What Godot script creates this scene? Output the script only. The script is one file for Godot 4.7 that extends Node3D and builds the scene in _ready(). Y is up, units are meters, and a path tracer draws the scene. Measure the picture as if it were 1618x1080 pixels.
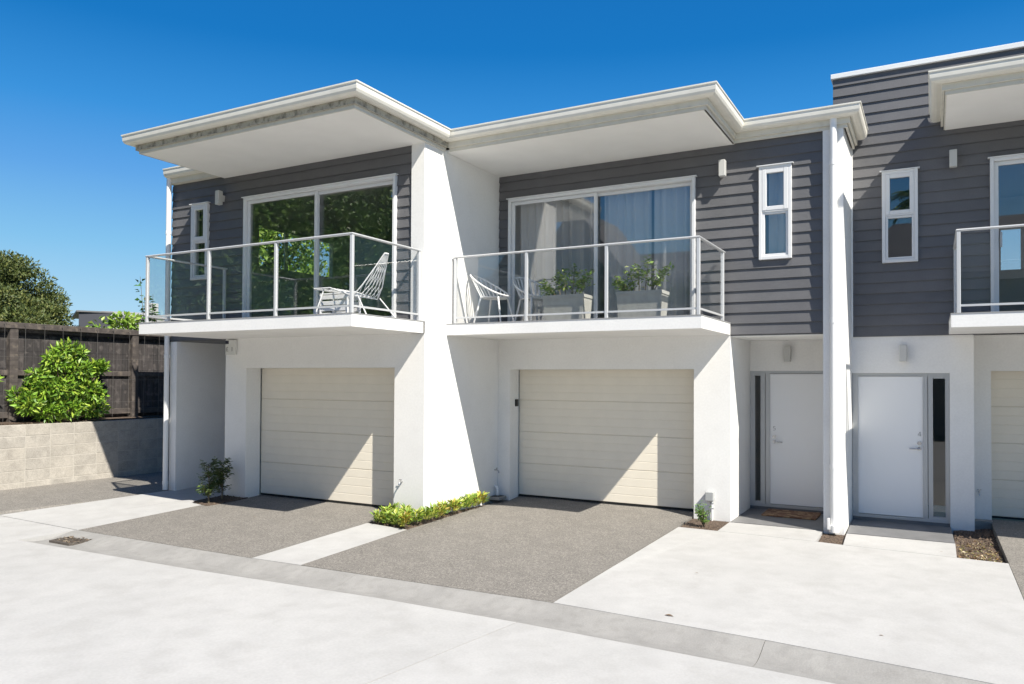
extends Node3D

# ---------------------------------------------------------------- helpers
class MB:
	var v := PackedVector3Array()
	var n := PackedVector3Array()
	var c := PackedColorArray()
	var col := Color(1, 1, 1)
	func tri(a: Vector3, b: Vector3, d: Vector3, nn: Vector3) -> void:
		if (b - a).cross(d - a).dot(nn) > 0.0:
			v.append(a); v.append(d); v.append(b)
		else:
			v.append(a); v.append(b); v.append(d)
		for i in 3:
			n.append(nn); c.append(col)
	func tri3(a: Vector3, b: Vector3, d: Vector3, na: Vector3, nb: Vector3, nd: Vector3) -> void:
		if (b - a).cross(d - a).dot(na + nb + nd) > 0.0:
			v.append(a); v.append(d); v.append(b)
			n.append(na); n.append(nd); n.append(nb)
		else:
			v.append(a); v.append(b); v.append(d)
			n.append(na); n.append(nb); n.append(nd)
		for i in 3:
			c.append(col)
	func quad(a: Vector3, b: Vector3, d: Vector3, e: Vector3, nn := Vector3.ZERO) -> void:
		if nn == Vector3.ZERO:
			nn = (b - a).cross(d - a).normalized()
		tri(a, b, d, nn); tri(a, d, e, nn)
	# eight corners: p[0..3] one end, p[4..7] the other, same order
	func hexa(p: Array) -> void:
		var m := Vector3.ZERO
		for q in p: m += q
		m /= 8.0
		for f in [[0, 1, 2, 3], [4, 5, 6, 7], [0, 1, 5, 4], [1, 2, 6, 5], [2, 3, 7, 6], [3, 0, 4, 7]]:
			var a: Vector3 = p[f[0]]; var b: Vector3 = p[f[1]]; var d: Vector3 = p[f[2]]; var e: Vector3 = p[f[3]]
			var nn := (b - a).cross(d - a)
			if nn.length() < 1e-12: nn = (d - a).cross(e - a)
			if nn.length() < 1e-12: continue
			nn = nn.normalized()
			if nn.dot((a + b + d + e) / 4.0 - m) < 0: nn = -nn
			quad(a, b, d, e, nn)
	func box(a: Vector3, b: Vector3) -> void:
		hexa([Vector3(a.x, a.y, a.z), Vector3(b.x, a.y, a.z), Vector3(b.x, b.y, a.z), Vector3(a.x, b.y, a.z),
			Vector3(a.x, a.y, b.z), Vector3(b.x, a.y, b.z), Vector3(b.x, b.y, b.z), Vector3(a.x, b.y, b.z)])
	# box with small chamfers
	func cbox(a: Vector3, b: Vector3, k := 0.006) -> void:
		var pts := [Vector2(a.x + k, a.z), Vector2(b.x - k, a.z), Vector2(b.x, a.z + k), Vector2(b.x, b.z - k), Vector2(b.x - k, b.z), Vector2(a.x + k, b.z), Vector2(a.x, b.z - k), Vector2(a.x, a.z + k)]
		var cx := Vector2((a.x + b.x) / 2, (a.z + b.z) / 2)
		var rings := []
		for yy in [[a.y, 1], [a.y + k, 0], [b.y - k, 0], [b.y, 1]]:
			var ring := []
			for p in pts:
				var q: Vector2 = p
				if yy[1] == 1:
					q = Vector2(clampf(q.x, a.x + k, b.x - k), clampf(q.y, a.z + k, b.z - k))
				ring.append(Vector3(q.x, yy[0], q.y))
			rings.append(ring)
		var m := (a + b) / 2
		for r in 3:
			for i in 8:
				var j := (i + 1) % 8
				var p0: Vector3 = rings[r][i]; var p1: Vector3 = rings[r][j]; var p2: Vector3 = rings[r + 1][j]; var p3: Vector3 = rings[r + 1][i]
				var nn := (p1 - p0).cross(p2 - p0)
				if nn.length() < 1e-10: nn = (p2 - p0).cross(p3 - p0)
				if nn.length() < 1e-10: continue
				nn = nn.normalized()
				if nn.dot((p0 + p1 + p2 + p3) / 4 - m) < 0: nn = -nn
				quad(p0, p1, p2, p3, nn)
		for r in [[0, Vector3.DOWN], [3, Vector3.UP]]:
			var ring: Array = rings[r[0]]
			for i in range(1, 7):
				tri(ring[0], ring[i], ring[i + 1], r[1])
	func tube(pts: Array, rad, sides := 8, caps := true) -> void:
		var rings := []
		var up := Vector3.UP
		for i in pts.size():
			var p: Vector3 = pts[i]
			var t: Vector3
			if i == 0: t = pts[1] - p
			elif i == pts.size() - 1: t = p - pts[i - 1]
			else: t = (pts[i + 1] - p).normalized() + (p - pts[i - 1]).normalized()
			t = t.normalized()
			var s := up.cross(t)
			if s.length() < 0.1: s = Vector3.RIGHT.cross(t)
			s = s.normalized()
			var w := t.cross(s).normalized()
			up = w
			var r: float = rad[i] if rad is Array else rad
			var ring := []
			for k in sides:
				var an := TAU * k / sides
				ring.append([p + (s * cos(an) + w * sin(an)) * r, s * cos(an) + w * sin(an)])
			rings.append(ring)
		for i in pts.size() - 1:
			for k in sides:
				var l := (k + 1) % sides
				var a = rings[i][k]; var b = rings[i][l]; var d = rings[i + 1][l]; var e = rings[i + 1][k]
				tri3(a[0], b[0], d[0], a[1], b[1], d[1]); tri3(a[0], d[0], e[0], a[1], d[1], e[1])
		if caps:
			for q in [0, pts.size() - 1]:
				var nn: Vector3 = (pts[0] - pts[1]).normalized() if q == 0 else (pts[-1] - pts[-2]).normalized()
				for k in range(1, sides - 1):
					tri(rings[q][0][0], rings[q][k][0], rings[q][k + 1][0], nn)
	# profile (outward, y) swept along a path in x, z; outward lies to the left hand of the walk seen from above with z down
	func sweep(prof: Array, path: Array) -> void:
		var offs := []
		for i in path.size():
			var n1 := Vector2.ZERO; var n2 := Vector2.ZERO
			if i > 0:
				var d: Vector2 = (path[i] - path[i - 1]).normalized(); n1 = Vector2(-d.y, d.x)
			if i < path.size() - 1:
				var d: Vector2 = (path[i + 1] - path[i]).normalized(); n2 = Vector2(-d.y, d.x)
			if i == 0: offs.append(n2)
			elif i == path.size() - 1: offs.append(n1)
			else: offs.append((n1 + n2) / (1.0 + n1.dot(n2)))
		var area := 0.0
		for k in prof.size():
			var a: Vector2 = prof[k]; var b: Vector2 = prof[(k + 1) % prof.size()]
			area += a.x * b.y - b.x * a.y
		var sg := 1.0 if area > 0 else -1.0
		for i in path.size() - 1:
			var d: Vector2 = (path[i + 1] - path[i]).normalized(); var nn := Vector2(-d.y, d.x)
			for k in prof.size():
				var a: Vector2 = prof[k]; var b: Vector2 = prof[(k + 1) % prof.size()]
				var e: Vector2 = (b - a).normalized() * sg
				var n2 := Vector2(e.y, -e.x)
				var n3 := Vector3(nn.x * n2.x, n2.y, nn.y * n2.x)
				quad(_sp(path[i], offs[i], a), _sp(path[i], offs[i], b), _sp(path[i + 1], offs[i + 1], b), _sp(path[i + 1], offs[i + 1], a), n3)
		var tr := Geometry2D.triangulate_polygon(PackedVector2Array(prof))
		for q in [0, path.size() - 1]:
			var d: Vector2 = (path[0] - path[1]).normalized() if q == 0 else (path[-1] - path[-2]).normalized()
			for t in range(0, tr.size(), 3):
				tri(_sp(path[q], offs[q], prof[tr[t]]), _sp(path[q], offs[q], prof[tr[t + 1]]), _sp(path[q], offs[q], prof[tr[t + 2]]), Vector3(d.x, 0, d.y))
	func _sp(p: Vector2, o: Vector2, a: Vector2) -> Vector3:
		return Vector3(p.x + o.x * a.x, a.y, p.y + o.y * a.x)
	# a flat sheet of the ground with thickness: points Vector3 round its edge
	func sheet(pts: Array, thick := 0.12) -> void:
		var p2 := PackedVector2Array()
		for p in pts: p2.append(Vector2(p.x, p.z))
		var tr := Geometry2D.triangulate_polygon(p2)
		for t in range(0, tr.size(), 3):
			var a: Vector3 = pts[tr[t]]; var b: Vector3 = pts[tr[t + 1]]; var d: Vector3 = pts[tr[t + 2]]
			var nn := (b - a).cross(d - a).normalized()
			if nn.y < 0: nn = -nn
			tri(a, b, d, nn)
		var cw := Geometry2D.is_polygon_clockwise(p2)
		for i in pts.size():
			var a: Vector3 = pts[i]; var b: Vector3 = pts[(i + 1) % pts.size()]
			var d := b - a
			var nn := Vector3(d.z, 0, -d.x).normalized()
			if cw: nn = -nn
			quad(a, b, b - Vector3(0, thick, 0), a - Vector3(0, thick, 0), nn)
	func mesh() -> ArrayMesh:
		var arr := []
		arr.resize(Mesh.ARRAY_MAX)
		arr[Mesh.ARRAY_VERTEX] = v; arr[Mesh.ARRAY_NORMAL] = n; arr[Mesh.ARRAY_COLOR] = c
		var m := ArrayMesh.new()
		m.add_surface_from_arrays(Mesh.PRIMITIVE_TRIANGLES, arr)
		return m

var M := {}
var used := {}
var rng := RandomNumberGenerator.new()

func lin(r: float, g: float, b: float) -> Color:
	return Color(r, g, b).linear_to_srgb()

func numbered(called: String) -> String:
	used[called] = used.get(called, -1) + 1
	return called if used[called] == 0 else "%s_%03d" % [called, used[called]]

func thing(called: String, label: String, category: String, at := Vector3.ZERO, group := "") -> Node3D:
	var o := Node3D.new()
	o.name = numbered(called)
	add_child(o)
	o.position = at
	o.set_meta("label", label); o.set_meta("category", category)
	if group != "": o.set_meta("group", group)
	return o

# a part built in world coordinates: its position undoes its thing's
func part(called: String, mb: MB, mat: Material, parent: Node3D) -> MeshInstance3D:
	var o := MeshInstance3D.new()
	o.name = called
	o.mesh = mb.mesh()
	o.material_override = mat
	parent.add_child(o, true)
	if parent.get_parent() == self: o.position = -parent.position
	return o

func struct(called: String, mb: MB, mat: Material) -> MeshInstance3D:
	var o := MeshInstance3D.new()
	o.name = numbered(called)
	o.mesh = mb.mesh()
	o.material_override = mat
	add_child(o)
	o.set_meta("kind", "structure")
	return o

func bx(a: Vector3, b: Vector3) -> MB:
	var m := MB.new()
	m.box(a, b)
	return m

func cb(a: Vector3, b: Vector3, k := 0.006) -> MB:
	var m := MB.new()
	m.cbox(a, b, k)
	return m

func tb(pts: Array, r, sides := 8) -> MB:
	var m := MB.new()
	m.tube(pts, r, sides)
	return m

func v3(x: float, y: float, z: float) -> Vector3:
	return Vector3(x, y, z)

# ---------------------------------------------------------------- materials
# layers: [frequency in cycles per tile, octaves, amount, tint toward (Color, linear) or null, low, high, stretch_x, stretch_y]
func tex(base: Color, layers: Array, size := 512, sd := 1) -> ImageTexture:
	var w := PackedFloat32Array()
	var px := PackedFloat32Array()
	px.resize(size * size * 3)
	for i in size * size:
		px[i * 3] = base.r; px[i * 3 + 1] = base.g; px[i * 3 + 2] = base.b
	var li := 0
	for L in layers:
		li += 1
		var f := FastNoiseLite.new()
		f.seed = sd * 31 + li * 7
		f.noise_type = FastNoiseLite.TYPE_CELLULAR if L.get("cell", false) else FastNoiseLite.TYPE_SIMPLEX_SMOOTH
		f.cellular_return_type = FastNoiseLite.RETURN_CELL_VALUE
		f.frequency = L.f / float(size)
		f.fractal_type = FastNoiseLite.FRACTAL_FBM if L.get("oct", 1) > 1 else FastNoiseLite.FRACTAL_NONE
		f.fractal_octaves = L.get("oct", 1)
		var sx: float = L.get("sx", 1.0); var sy: float = L.get("sy", 1.0)
		var d := PackedByteArray()
		if sx == 1.0 and sy == 1.0:
			var im := f.get_seamless_image(size, size, false, false, 0.12, true)
			im.convert(Image.FORMAT_L8)
			d = im.get_data()
		else:
			d.resize(size * size)
			for y in size:
				for x in size:
					# wrap by blending towards the far edge
					var a := f.get_noise_2d(x * sx, y * sy)
					var t := clampf((x - size * 0.9) / (size * 0.1), 0, 1)
					if t > 0: a = lerpf(a, f.get_noise_2d((x - size) * sx, y * sy), t)
					d[y * size + x] = int(clampf(a * 0.5 + 0.5, 0, 1) * 255)
		var lo: float = L.get("lo", 0.0); var hi: float = L.get("hi", 1.0); var amt: float = L.amt
		if L.has("to"):
			var to: Color = L.to
			for i in size * size:
				var t := clampf((d[i] / 255.0 - lo) / (hi - lo), 0, 1) * amt
				px[i * 3] = lerpf(px[i * 3], to.r, t); px[i * 3 + 1] = lerpf(px[i * 3 + 1], to.g, t); px[i * 3 + 2] = lerpf(px[i * 3 + 2], to.b, t)
		else:
			for i in size * size:
				var t := 1.0 + amt * (d[i] / 127.5 - 1.0)
				px[i * 3] *= t; px[i * 3 + 1] *= t; px[i * 3 + 2] *= t
	var bytes := PackedByteArray()
	bytes.resize(size * size * 3)
	for i in px.size():
		bytes[i] = int(clampf(pow(clampf(px[i], 0, 1), 0.4545), 0, 1) * 255)
	return ImageTexture.create_from_image(Image.create_from_data(size, size, false, Image.FORMAT_RGB8, bytes))

func noise_tex(f: float, oct: int, size := 512, sd := 3, cell := false) -> ImageTexture:
	var n := FastNoiseLite.new()
	n.seed = sd
	n.noise_type = FastNoiseLite.TYPE_CELLULAR if cell else FastNoiseLite.TYPE_SIMPLEX_SMOOTH
	n.frequency = f / size
	n.fractal_type = FastNoiseLite.FRACTAL_FBM
	n.fractal_octaves = oct
	return ImageTexture.create_from_image(n.get_seamless_image(size, size, false, false, 0.12, true))

func plain(c: Color, rough := 0.6, metal := 0.0, spec := 0.5) -> StandardMaterial3D:
	var m := StandardMaterial3D.new()
	m.albedo_color = c
	m.roughness = rough; m.metallic = metal; m.metallic_specular = spec
	return m

func textured(t: Texture2D, metres: float, rough := 0.8, world := true) -> StandardMaterial3D:
	var m := StandardMaterial3D.new()
	m.albedo_texture = t
	m.roughness = rough
	m.uv1_triplanar = true
	m.uv1_world_triplanar = world
	m.uv1_scale = Vector3.ONE / metres
	return m

func bump(m: StandardMaterial3D, t: Texture2D, cm: float) -> void:
	m.heightmap_enabled = true
	m.heightmap_texture = t
	m.heightmap_scale = cm

func pane(c: Color, a: float) -> StandardMaterial3D:
	var m := StandardMaterial3D.new()
	m.transparency = BaseMaterial3D.TRANSPARENCY_ALPHA
	m.albedo_color = Color(c.r, c.g, c.b, a)
	m.roughness = 0.0
	return m

func leafy(rough := 0.5, back := 0.5) -> StandardMaterial3D:
	var m := StandardMaterial3D.new()
	m.vertex_color_use_as_albedo = true
	m.roughness = rough
	m.backlight_enabled = true
	m.backlight = Color(back, back, back)
	m.cull_mode = BaseMaterial3D.CULL_DISABLED
	return m

func make_materials() -> void:
	M.white = textured(tex(Color(0.79, 0.783, 0.765), [{f = 3, oct = 4, amt = 0.025}, {f = 60, oct = 2, amt = 0.03}, {f = 7, oct = 5, amt = 0.10, to = Color(0.58, 0.56, 0.53), lo = 0.6, hi = 0.95}], 512, 2), 2.4, 0.75)
	bump(M.white, noise_tex(60, 3, 512, 9), 0.06)
	M.trim = plain(lin(0.82, 0.82, 0.81), 0.35)
	M.soffit = textured(tex(Color(0.87, 0.86, 0.83), [{f = 3, oct = 3, amt = 0.025}], 256, 4), 2.0, 0.7)
	M.board = textured(tex(Color(0.102, 0.102, 0.109), [{f = 4, oct = 4, amt = 0.09}, {f = 70, oct = 2, amt = 0.10}], 512, 5), 1.6, 0.65)
	M.board2 = textured(tex(Color(0.112, 0.111, 0.118), [{f = 4, oct = 4, amt = 0.09}, {f = 70, oct = 2, amt = 0.10}], 512, 6), 1.7, 0.68)
	M.board3 = textured(tex(Color(0.093, 0.093, 0.100), [{f = 4, oct = 4, amt = 0.09}, {f = 70, oct = 2, amt = 0.10}], 512, 7), 1.5, 0.62)
	for k in ["board", "board2", "board3"]: M[k].metallic_specular = 0.62
	M.garage = textured(tex(Color(0.79, 0.735, 0.63), [{f = 4, oct = 3, amt = 0.025}, {f = 90, oct = 2, amt = 0.05}], 512, 8), 1.2, 0.55)
	M.rubber = plain(lin(0.012, 0.012, 0.012), 0.8)
	M.gutter = textured(tex(Color(0.74, 0.715, 0.64), [{f = 5, oct = 4, amt = 0.05}], 256, 10), 1.3, 0.4)
	M.fascia = textured(tex(Color(0.66, 0.635, 0.56), [{f = 5, oct = 4, amt = 0.05}, {f = 8, oct = 4, amt = 0.18, to = Color(0.36, 0.34, 0.29), lo = 0.55, hi = 0.9}], 512, 11), 1.5, 0.6)
	M.fascia_mould = textured(tex(Color(0.42, 0.395, 0.33), [{f = 5, oct = 4, amt = 0.15}, {f = 9, oct = 4, amt = 0.85, to = Color(0.13, 0.118, 0.095), lo = 0.5, hi = 0.85}, {f = 30, oct = 3, amt = 0.35, to = Color(0.12, 0.11, 0.09), lo = 0.6, hi = 0.85}], 512, 12), 1.3, 0.75)
	M.alu = plain(lin(0.46, 0.47, 0.475), 0.38, 0.25)
	M.rail_alu = plain(lin(0.56, 0.57, 0.58), 0.32, 0.15)
	M.alu_white = plain(lin(0.72, 0.725, 0.73), 0.3)
	M.leaf_door = plain(lin(0.82, 0.825, 0.83), 0.35)
	M.steel = plain(lin(0.55, 0.55, 0.55), 0.25, 0.9)
	M.lip = plain(lin(0.30, 0.30, 0.30), 0.5)
	M.concrete = textured(tex(Color(0.435, 0.430, 0.420), [{f = 3, oct = 5, amt = 0.05}, {f = 14, oct = 4, amt = 0.05}, {f = 9, oct = 5, amt = 0.42, to = Color(0.355, 0.347, 0.334), lo = 0.5, hi = 0.88}, {f = 160, oct = 2, amt = 0.06}, {f = 40, oct = 3, amt = 0.12, to = Color(0.30, 0.29, 0.275), lo = 0.62, hi = 0.9}], 640, 13), 5.3, 0.8)
	bump(M.concrete, noise_tex(140, 3, 512, 21), 0.08)
	M.concrete2 = textured(tex(Color(0.435, 0.430, 0.420), [{f = 3, oct = 5, amt = 0.05}, {f = 12, oct = 4, amt = 0.05}, {f = 8, oct = 5, amt = 0.42, to = Color(0.355, 0.347, 0.334), lo = 0.5, hi = 0.88}, {f = 160, oct = 2, amt = 0.06}, {f = 34, oct = 3, amt = 0.12, to = Color(0.30, 0.29, 0.275), lo = 0.62, hi = 0.9}], 640, 14), 4.1, 0.8)
	bump(M.concrete2, noise_tex(140, 3, 512, 21), 0.08)
	M.kerb = textured(tex(Color(0.29, 0.283, 0.27), [{f = 4, oct = 5, amt = 0.14}, {f = 16, oct = 4, amt = 0.35, to = Color(0.19, 0.182, 0.168), lo = 0.52, hi = 0.9}, {f = 14, oct = 4, amt = 0.3, to = Color(0.36, 0.35, 0.33), lo = 0.55, hi = 0.9}, {f = 160, oct = 2, amt = 0.12}], 640, 15), 2.6, 0.85)
	bump(M.kerb, noise_tex(90, 4, 512, 23), 0.2)
	M.aggregate = textured(tex(Color(0.186, 0.173, 0.156), [{f = 3, oct = 5, amt = 0.10}, {f = 18, oct = 3, amt = 0.10}, {f = 110, cell = true, amt = 0.30}, {f = 125, cell = true, amt = 0.55, to = Color(0.44, 0.41, 0.36), lo = 0.75, hi = 0.97}, {f = 115, cell = true, amt = 0.55, to = Color(0.08, 0.075, 0.068), lo = 0.76, hi = 0.98}], 768, 16), 1.25, 0.85)
	bump(M.aggregate, noise_tex(110, 2, 512, 24, true), 0.2)
	M.tile = textured(tex(Color(0.16, 0.16, 0.163), [{f = 4, oct = 4, amt = 0.12}, {f = 90, oct = 2, amt = 0.1}], 512, 17), 1.4, 0.6)
	M.soil = textured(tex(Color(0.085, 0.058, 0.042), [{f = 60, cell = true, amt = 0.5}, {f = 6, oct = 4, amt = 0.3}, {f = 80, cell = true, amt = 0.8, to = Color(0.26, 0.19, 0.13), lo = 0.7, hi = 0.95}], 512, 18), 0.7, 0.95)
	bump(M.soil, noise_tex(50, 3, 512, 25, true), 1.2)
	M.ground = textured(tex(Color(0.16, 0.17, 0.10), [{f = 5, oct = 4, amt = 0.3}, {f = 60, oct = 3, amt = 0.3}], 512, 19), 3.0, 0.95)
	M.mortar = textured(tex(Color(0.46, 0.432, 0.385), [{f = 20, oct = 3, amt = 0.15}], 256, 20), 1.0, 0.9)
	for i in 4:
		var b: Color = [Color(0.405, 0.375, 0.33), Color(0.39, 0.36, 0.315), Color(0.415, 0.385, 0.34), Color(0.40, 0.372, 0.33)][i]
		M["block%d" % i] = textured(tex(b, [{f = 3, oct = 5, amt = 0.16}, {f = 5, oct = 4, amt = 0.40, to = b * 0.68, lo = 0.52, hi = 0.85}, {f = 5, oct = 4, amt = 0.4, to = Color(0.54, 0.505, 0.45), lo = 0.6, hi = 0.9}, {f = 130, cell = true, amt = 0.12}], 512, 40 + i), 1.7, 0.9)
		bump(M["block%d" % i], noise_tex(100, 3, 512, 26), 0.35)
	for i in 3:
		var b: Color = [Color(0.043, 0.037, 0.036), Color(0.052, 0.045, 0.044), Color(0.034, 0.030, 0.030)][i]
		M["paling%d" % i] = textured(tex(b, [{f = 26, oct = 4, amt = 0.5, sx = 1.0, sy = 0.06}, {f = 5, oct = 4, amt = 0.5, to = Color(0.15, 0.13, 0.123), lo = 0.54, hi = 0.85}], 512, 50 + i), 1.0, 0.9)
	M.rail = textured(tex(Color(0.070, 0.058, 0.052), [{f = 6, oct = 4, amt = 0.35}, {f = 26, oct = 3, amt = 0.25, sx = 0.06, sy = 1.01}, {f = 6, oct = 4, amt = 0.5, to = Color(0.20, 0.165, 0.13), lo = 0.55, hi = 0.85}], 512, 54), 1.1, 0.9)
	M.wire = plain(lin(0.20, 0.19, 0.18), 0.5, 0.5)
	M.glass = pane(lin(0.02, 0.03, 0.03), 0.04)
	M.clear_glass = pane(lin(0.05, 0.12, 0.11), 0.03)
	M.room = plain(lin(0.50, 0.49, 0.47), 0.8)
	M.curtain = plain(lin(0.82, 0.83, 0.83), 0.85)
	M.curtain.backlight_enabled = true
	M.curtain.backlight = Color(0.5, 0.5, 0.5)
	M.plastic = plain(lin(0.74, 0.74, 0.74), 0.4)
	M.planter = textured(tex(Color(0.40, 0.40, 0.37), [{f = 5, oct = 4, amt = 0.12}, {f = 60, oct = 2, amt = 0.08}], 256, 60), 0.8, 0.85)
	M.lamp = plain(lin(0.52, 0.52, 0.50), 0.4)
	M.meter = plain(lin(0.38, 0.39, 0.39), 0.5)
	M.sign = plain(lin(0.62, 0.62, 0.60), 0.45)
	M.navy = plain(lin(0.012, 0.012, 0.035), 0.5)
	M.ink = plain(lin(0.05, 0.05, 0.05), 0.6)
	M.pale_ink = plain(lin(0.36, 0.36, 0.36), 0.6)
	M.black = plain(lin(0.01, 0.01, 0.01), 0.5)
	M.iron = textured(tex(Color(0.10, 0.085, 0.072), [{f = 30, oct = 4, amt = 0.4}], 256, 61), 0.5, 0.8)
	M.leaf = leafy(0.45, 0.45)
	M.needle = leafy(0.6, 0.25)
	M.bark = textured(tex(Color(0.10, 0.08, 0.06), [{f = 20, oct = 4, amt = 0.4}], 256, 62), 0.8, 0.95)
	M.twig = plain(lin(0.16, 0.13, 0.08), 0.8)
	M.house_dark = plain(lin(0.045, 0.047, 0.06), 0.7)
	M.house_grey = plain(lin(0.30, 0.30, 0.30), 0.8)
	M.house_pale = plain(lin(0.55, 0.55, 0.54), 0.8)
	M.roof_grey = textured(tex(Color(0.14, 0.14, 0.145), [{f = 8, oct = 3, amt = 0.2}], 256, 63), 2.0, 0.6)
	M.weatherboard_pale = textured(tex(Color(0.24, 0.235, 0.22), [{f = 6, oct = 3, amt = 0.1}], 256, 64), 2.0, 0.7)
	M.blue_glass = pane(lin(0.2, 0.2, 0.2), 0.08)

# ---------------------------------------------------------------- building helpers
# a wall in the x, y plane with rectangular openings [x0, y0, x1, y1]
func wall(mb: MB, x0: float, x1: float, y0: float, y1: float, zb: float, zf: float, holes: Array) -> void:
	var xs := [x0, x1]; var ys := [y0, y1]
	for h in holes:
		for q in [h[0], h[2]]:
			if q > x0 and q < x1 and not xs.has(q): xs.append(q)
		for q in [h[1], h[3]]:
			if q > y0 and q < y1 and not ys.has(q): ys.append(q)
	xs.sort(); ys.sort()
	for i in xs.size() - 1:
		var run := -1.0
		for j in ys.size() - 1:
			var c := Vector2((xs[i] + xs[i + 1]) / 2, (ys[j] + ys[j + 1]) / 2)
			var open := false
			for h in holes:
				if c.x > h[0] and c.x < h[2] and c.y > h[1] and c.y < h[3]: open = true
			if open:
				if run >= 0: mb.box(v3(xs[i], run, zb), v3(xs[i + 1], ys[j], zf))
				run = -1.0
			elif run < 0: run = ys[j]
		if run >= 0: mb.box(v3(xs[i], run, zb), v3(xs[i + 1], y1, zf))

# lapped weatherboards, every piece a part
func weatherboards(host: Node3D, x0: float, x1: float, y0: float, y1: float, z: float, holes: Array, pitch := 0.1525) -> void:
	var y := y0
	while y < y1 - 0.01:
		var top := minf(y + pitch, y1)
		var cuts := [x0, x1]
		for h in holes:
			if h[1] < top - 0.004 and h[3] > y + 0.004:
				for q in [h[0], h[2]]:
					if q > x0 and q < x1: cuts.append(q)
		cuts.sort()
		for i in cuts.size() - 1:
			var a: float = cuts[i]; var b: float = cuts[i + 1]
			if b - a < 0.01: continue
			var spans := [[y, top]]
			for h in holes:
				if (a + b) / 2 > h[0] and (a + b) / 2 < h[2] and h[1] < top - 0.004 and h[3] > y + 0.004:
					spans = []
					if h[1] > y + 0.012: spans.append([y, h[1]])
					if h[3] < top - 0.012: spans.append([h[3], top])
			for s in spans:
				var d0: float = lerpf(0.026, 0.006, (s[0] - y) / pitch); var d1: float = lerpf(0.026, 0.006, (s[1] - y) / pitch)
				var mb := MB.new()
				var j := rng.randf_range(-0.0012, 0.0012)
				mb.hexa([v3(a, s[0] + j, z), v3(a, s[0] + j, z + d0), v3(a, s[1] + 0.004, z + d1), v3(a, s[1] + 0.004, z),
					v3(b, s[0] + j * 0.6, z), v3(b, s[0] + j * 0.6, z + d0), v3(b, s[1] + 0.004, z + d1), v3(b, s[1] + 0.004, z)])
				part("weatherboard", mb, [M.board, M.board2, M.board3, M.board][rng.randi() % 4], host)
		y = top

# one sash: a frame with a pane; the frame takes the rectangle, its bars inside it
func glazed(called: String, t: Node3D, x0: float, x1: float, y0: float, y1: float, zf: float, bar: float, depth: float, mat: Material, glass: Material, two := true) -> MeshInstance3D:
	var f := MB.new()
	f.cbox(v3(x0, y0, zf - depth), v3(x0 + bar, y1, zf), 0.004)
	f.cbox(v3(x1 - bar, y0, zf - depth), v3(x1, y1, zf), 0.004)
	f.cbox(v3(x0 + bar, y1 - bar, zf - depth + 0.002), v3(x1 - bar, y1, zf - 0.002), 0.004)
	f.cbox(v3(x0 + bar, y0, zf - depth + 0.002), v3(x1 - bar, y0 + bar, zf - 0.002), 0.004)
	var o := part(called, f, mat, t)
	var g := MB.new()
	g.box(v3(x0 + bar * 0.8, y0 + bar * 0.8, zf - depth * 0.6), v3(x1 - bar * 0.8, y1 - bar * 0.8, zf - depth * 0.6 + 0.005))
	if two: g.box(v3(x0 + bar * 0.8, y0 + bar * 0.8, zf - depth * 0.6 - 0.02), v3(x1 - bar * 0.8, y1 - bar * 0.8, zf - depth * 0.6 - 0.015))
	if two: g.box(v3(x0 + bar * 0.8, y0 + bar * 0.8, zf - depth * 0.6 - 0.012), v3(x1 - bar * 0.8, y1 - bar * 0.8, zf - depth * 0.6 - 0.007))
	part("pane", g, glass, o)
	return o

func outer_frame(called: String, t: Node3D, x0: float, x1: float, y0: float, y1: float, zb: float, zf: float, bar: float, head := true) -> MeshInstance3D:
	var f := MB.new()
	f.cbox(v3(x0, y0, zb), v3(x0 + bar, y1, zf), 0.004)
	f.cbox(v3(x1 - bar, y0, zb), v3(x1, y1, zf), 0.004)
	f.cbox(v3(x0 + bar, y1 - bar, zb + 0.002), v3(x1 - bar, y1, zf - 0.002), 0.004)
	f.cbox(v3(x0 + bar, y0, zb + 0.002), v3(x1 - bar, y0 + bar, zf - 0.002), 0.004)
	if head: f.box(v3(x0 - 0.025, y1, zb), v3(x1 + 0.025, y1 + 0.012, zf + 0.02))
	return part(called, f, M.alu_white, t)

func small_window(t: Node3D, x0: float, x1: float, z: float) -> void:
	var w := outer_frame("window", t, x0, x1, 3.60, 4.89, z - 0.10, z + 0.045, 0.045)
	glazed("upper_sash", w, x0 + 0.046, x1 - 0.046, 4.275, 4.844, z + 0.048, 0.055, 0.05, M.alu_white, M.glass)
	glazed("lower_sash", w, x0 + 0.046, x1 - 0.046, 3.646, 4.255, z + 0.028, 0.03, 0.05, M.alu_white, M.glass)
	part("transom", bx(v3(x0 + 0.046, 4.256, z - 0.05), v3(x1 - 0.046, 4.274, z + 0.04)), M.alu_white, w)

func slider(t: Node3D, x0: float, x1: float, y1: float, z: float, xm: float, fixed_left: bool) -> void:
	var w := outer_frame("sliding_door", t, x0, x1, 2.75, y1, z - 0.12, z + 0.05, 0.045)
	var zl := z + 0.0 if fixed_left else z - 0.045
	var zr := z - 0.045 if fixed_left else z + 0.0
	glazed("door_panel", w, x0 + 0.047, xm + 0.03, 2.797, y1 - 0.047, zl, 0.050, 0.04, M.alu_white, M.glass)
	glazed("door_panel", w, xm - 0.03, x1 - 0.047, 2.797, y1 - 0.047, zr, 0.050, 0.04, M.alu_white, M.glass)

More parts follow.
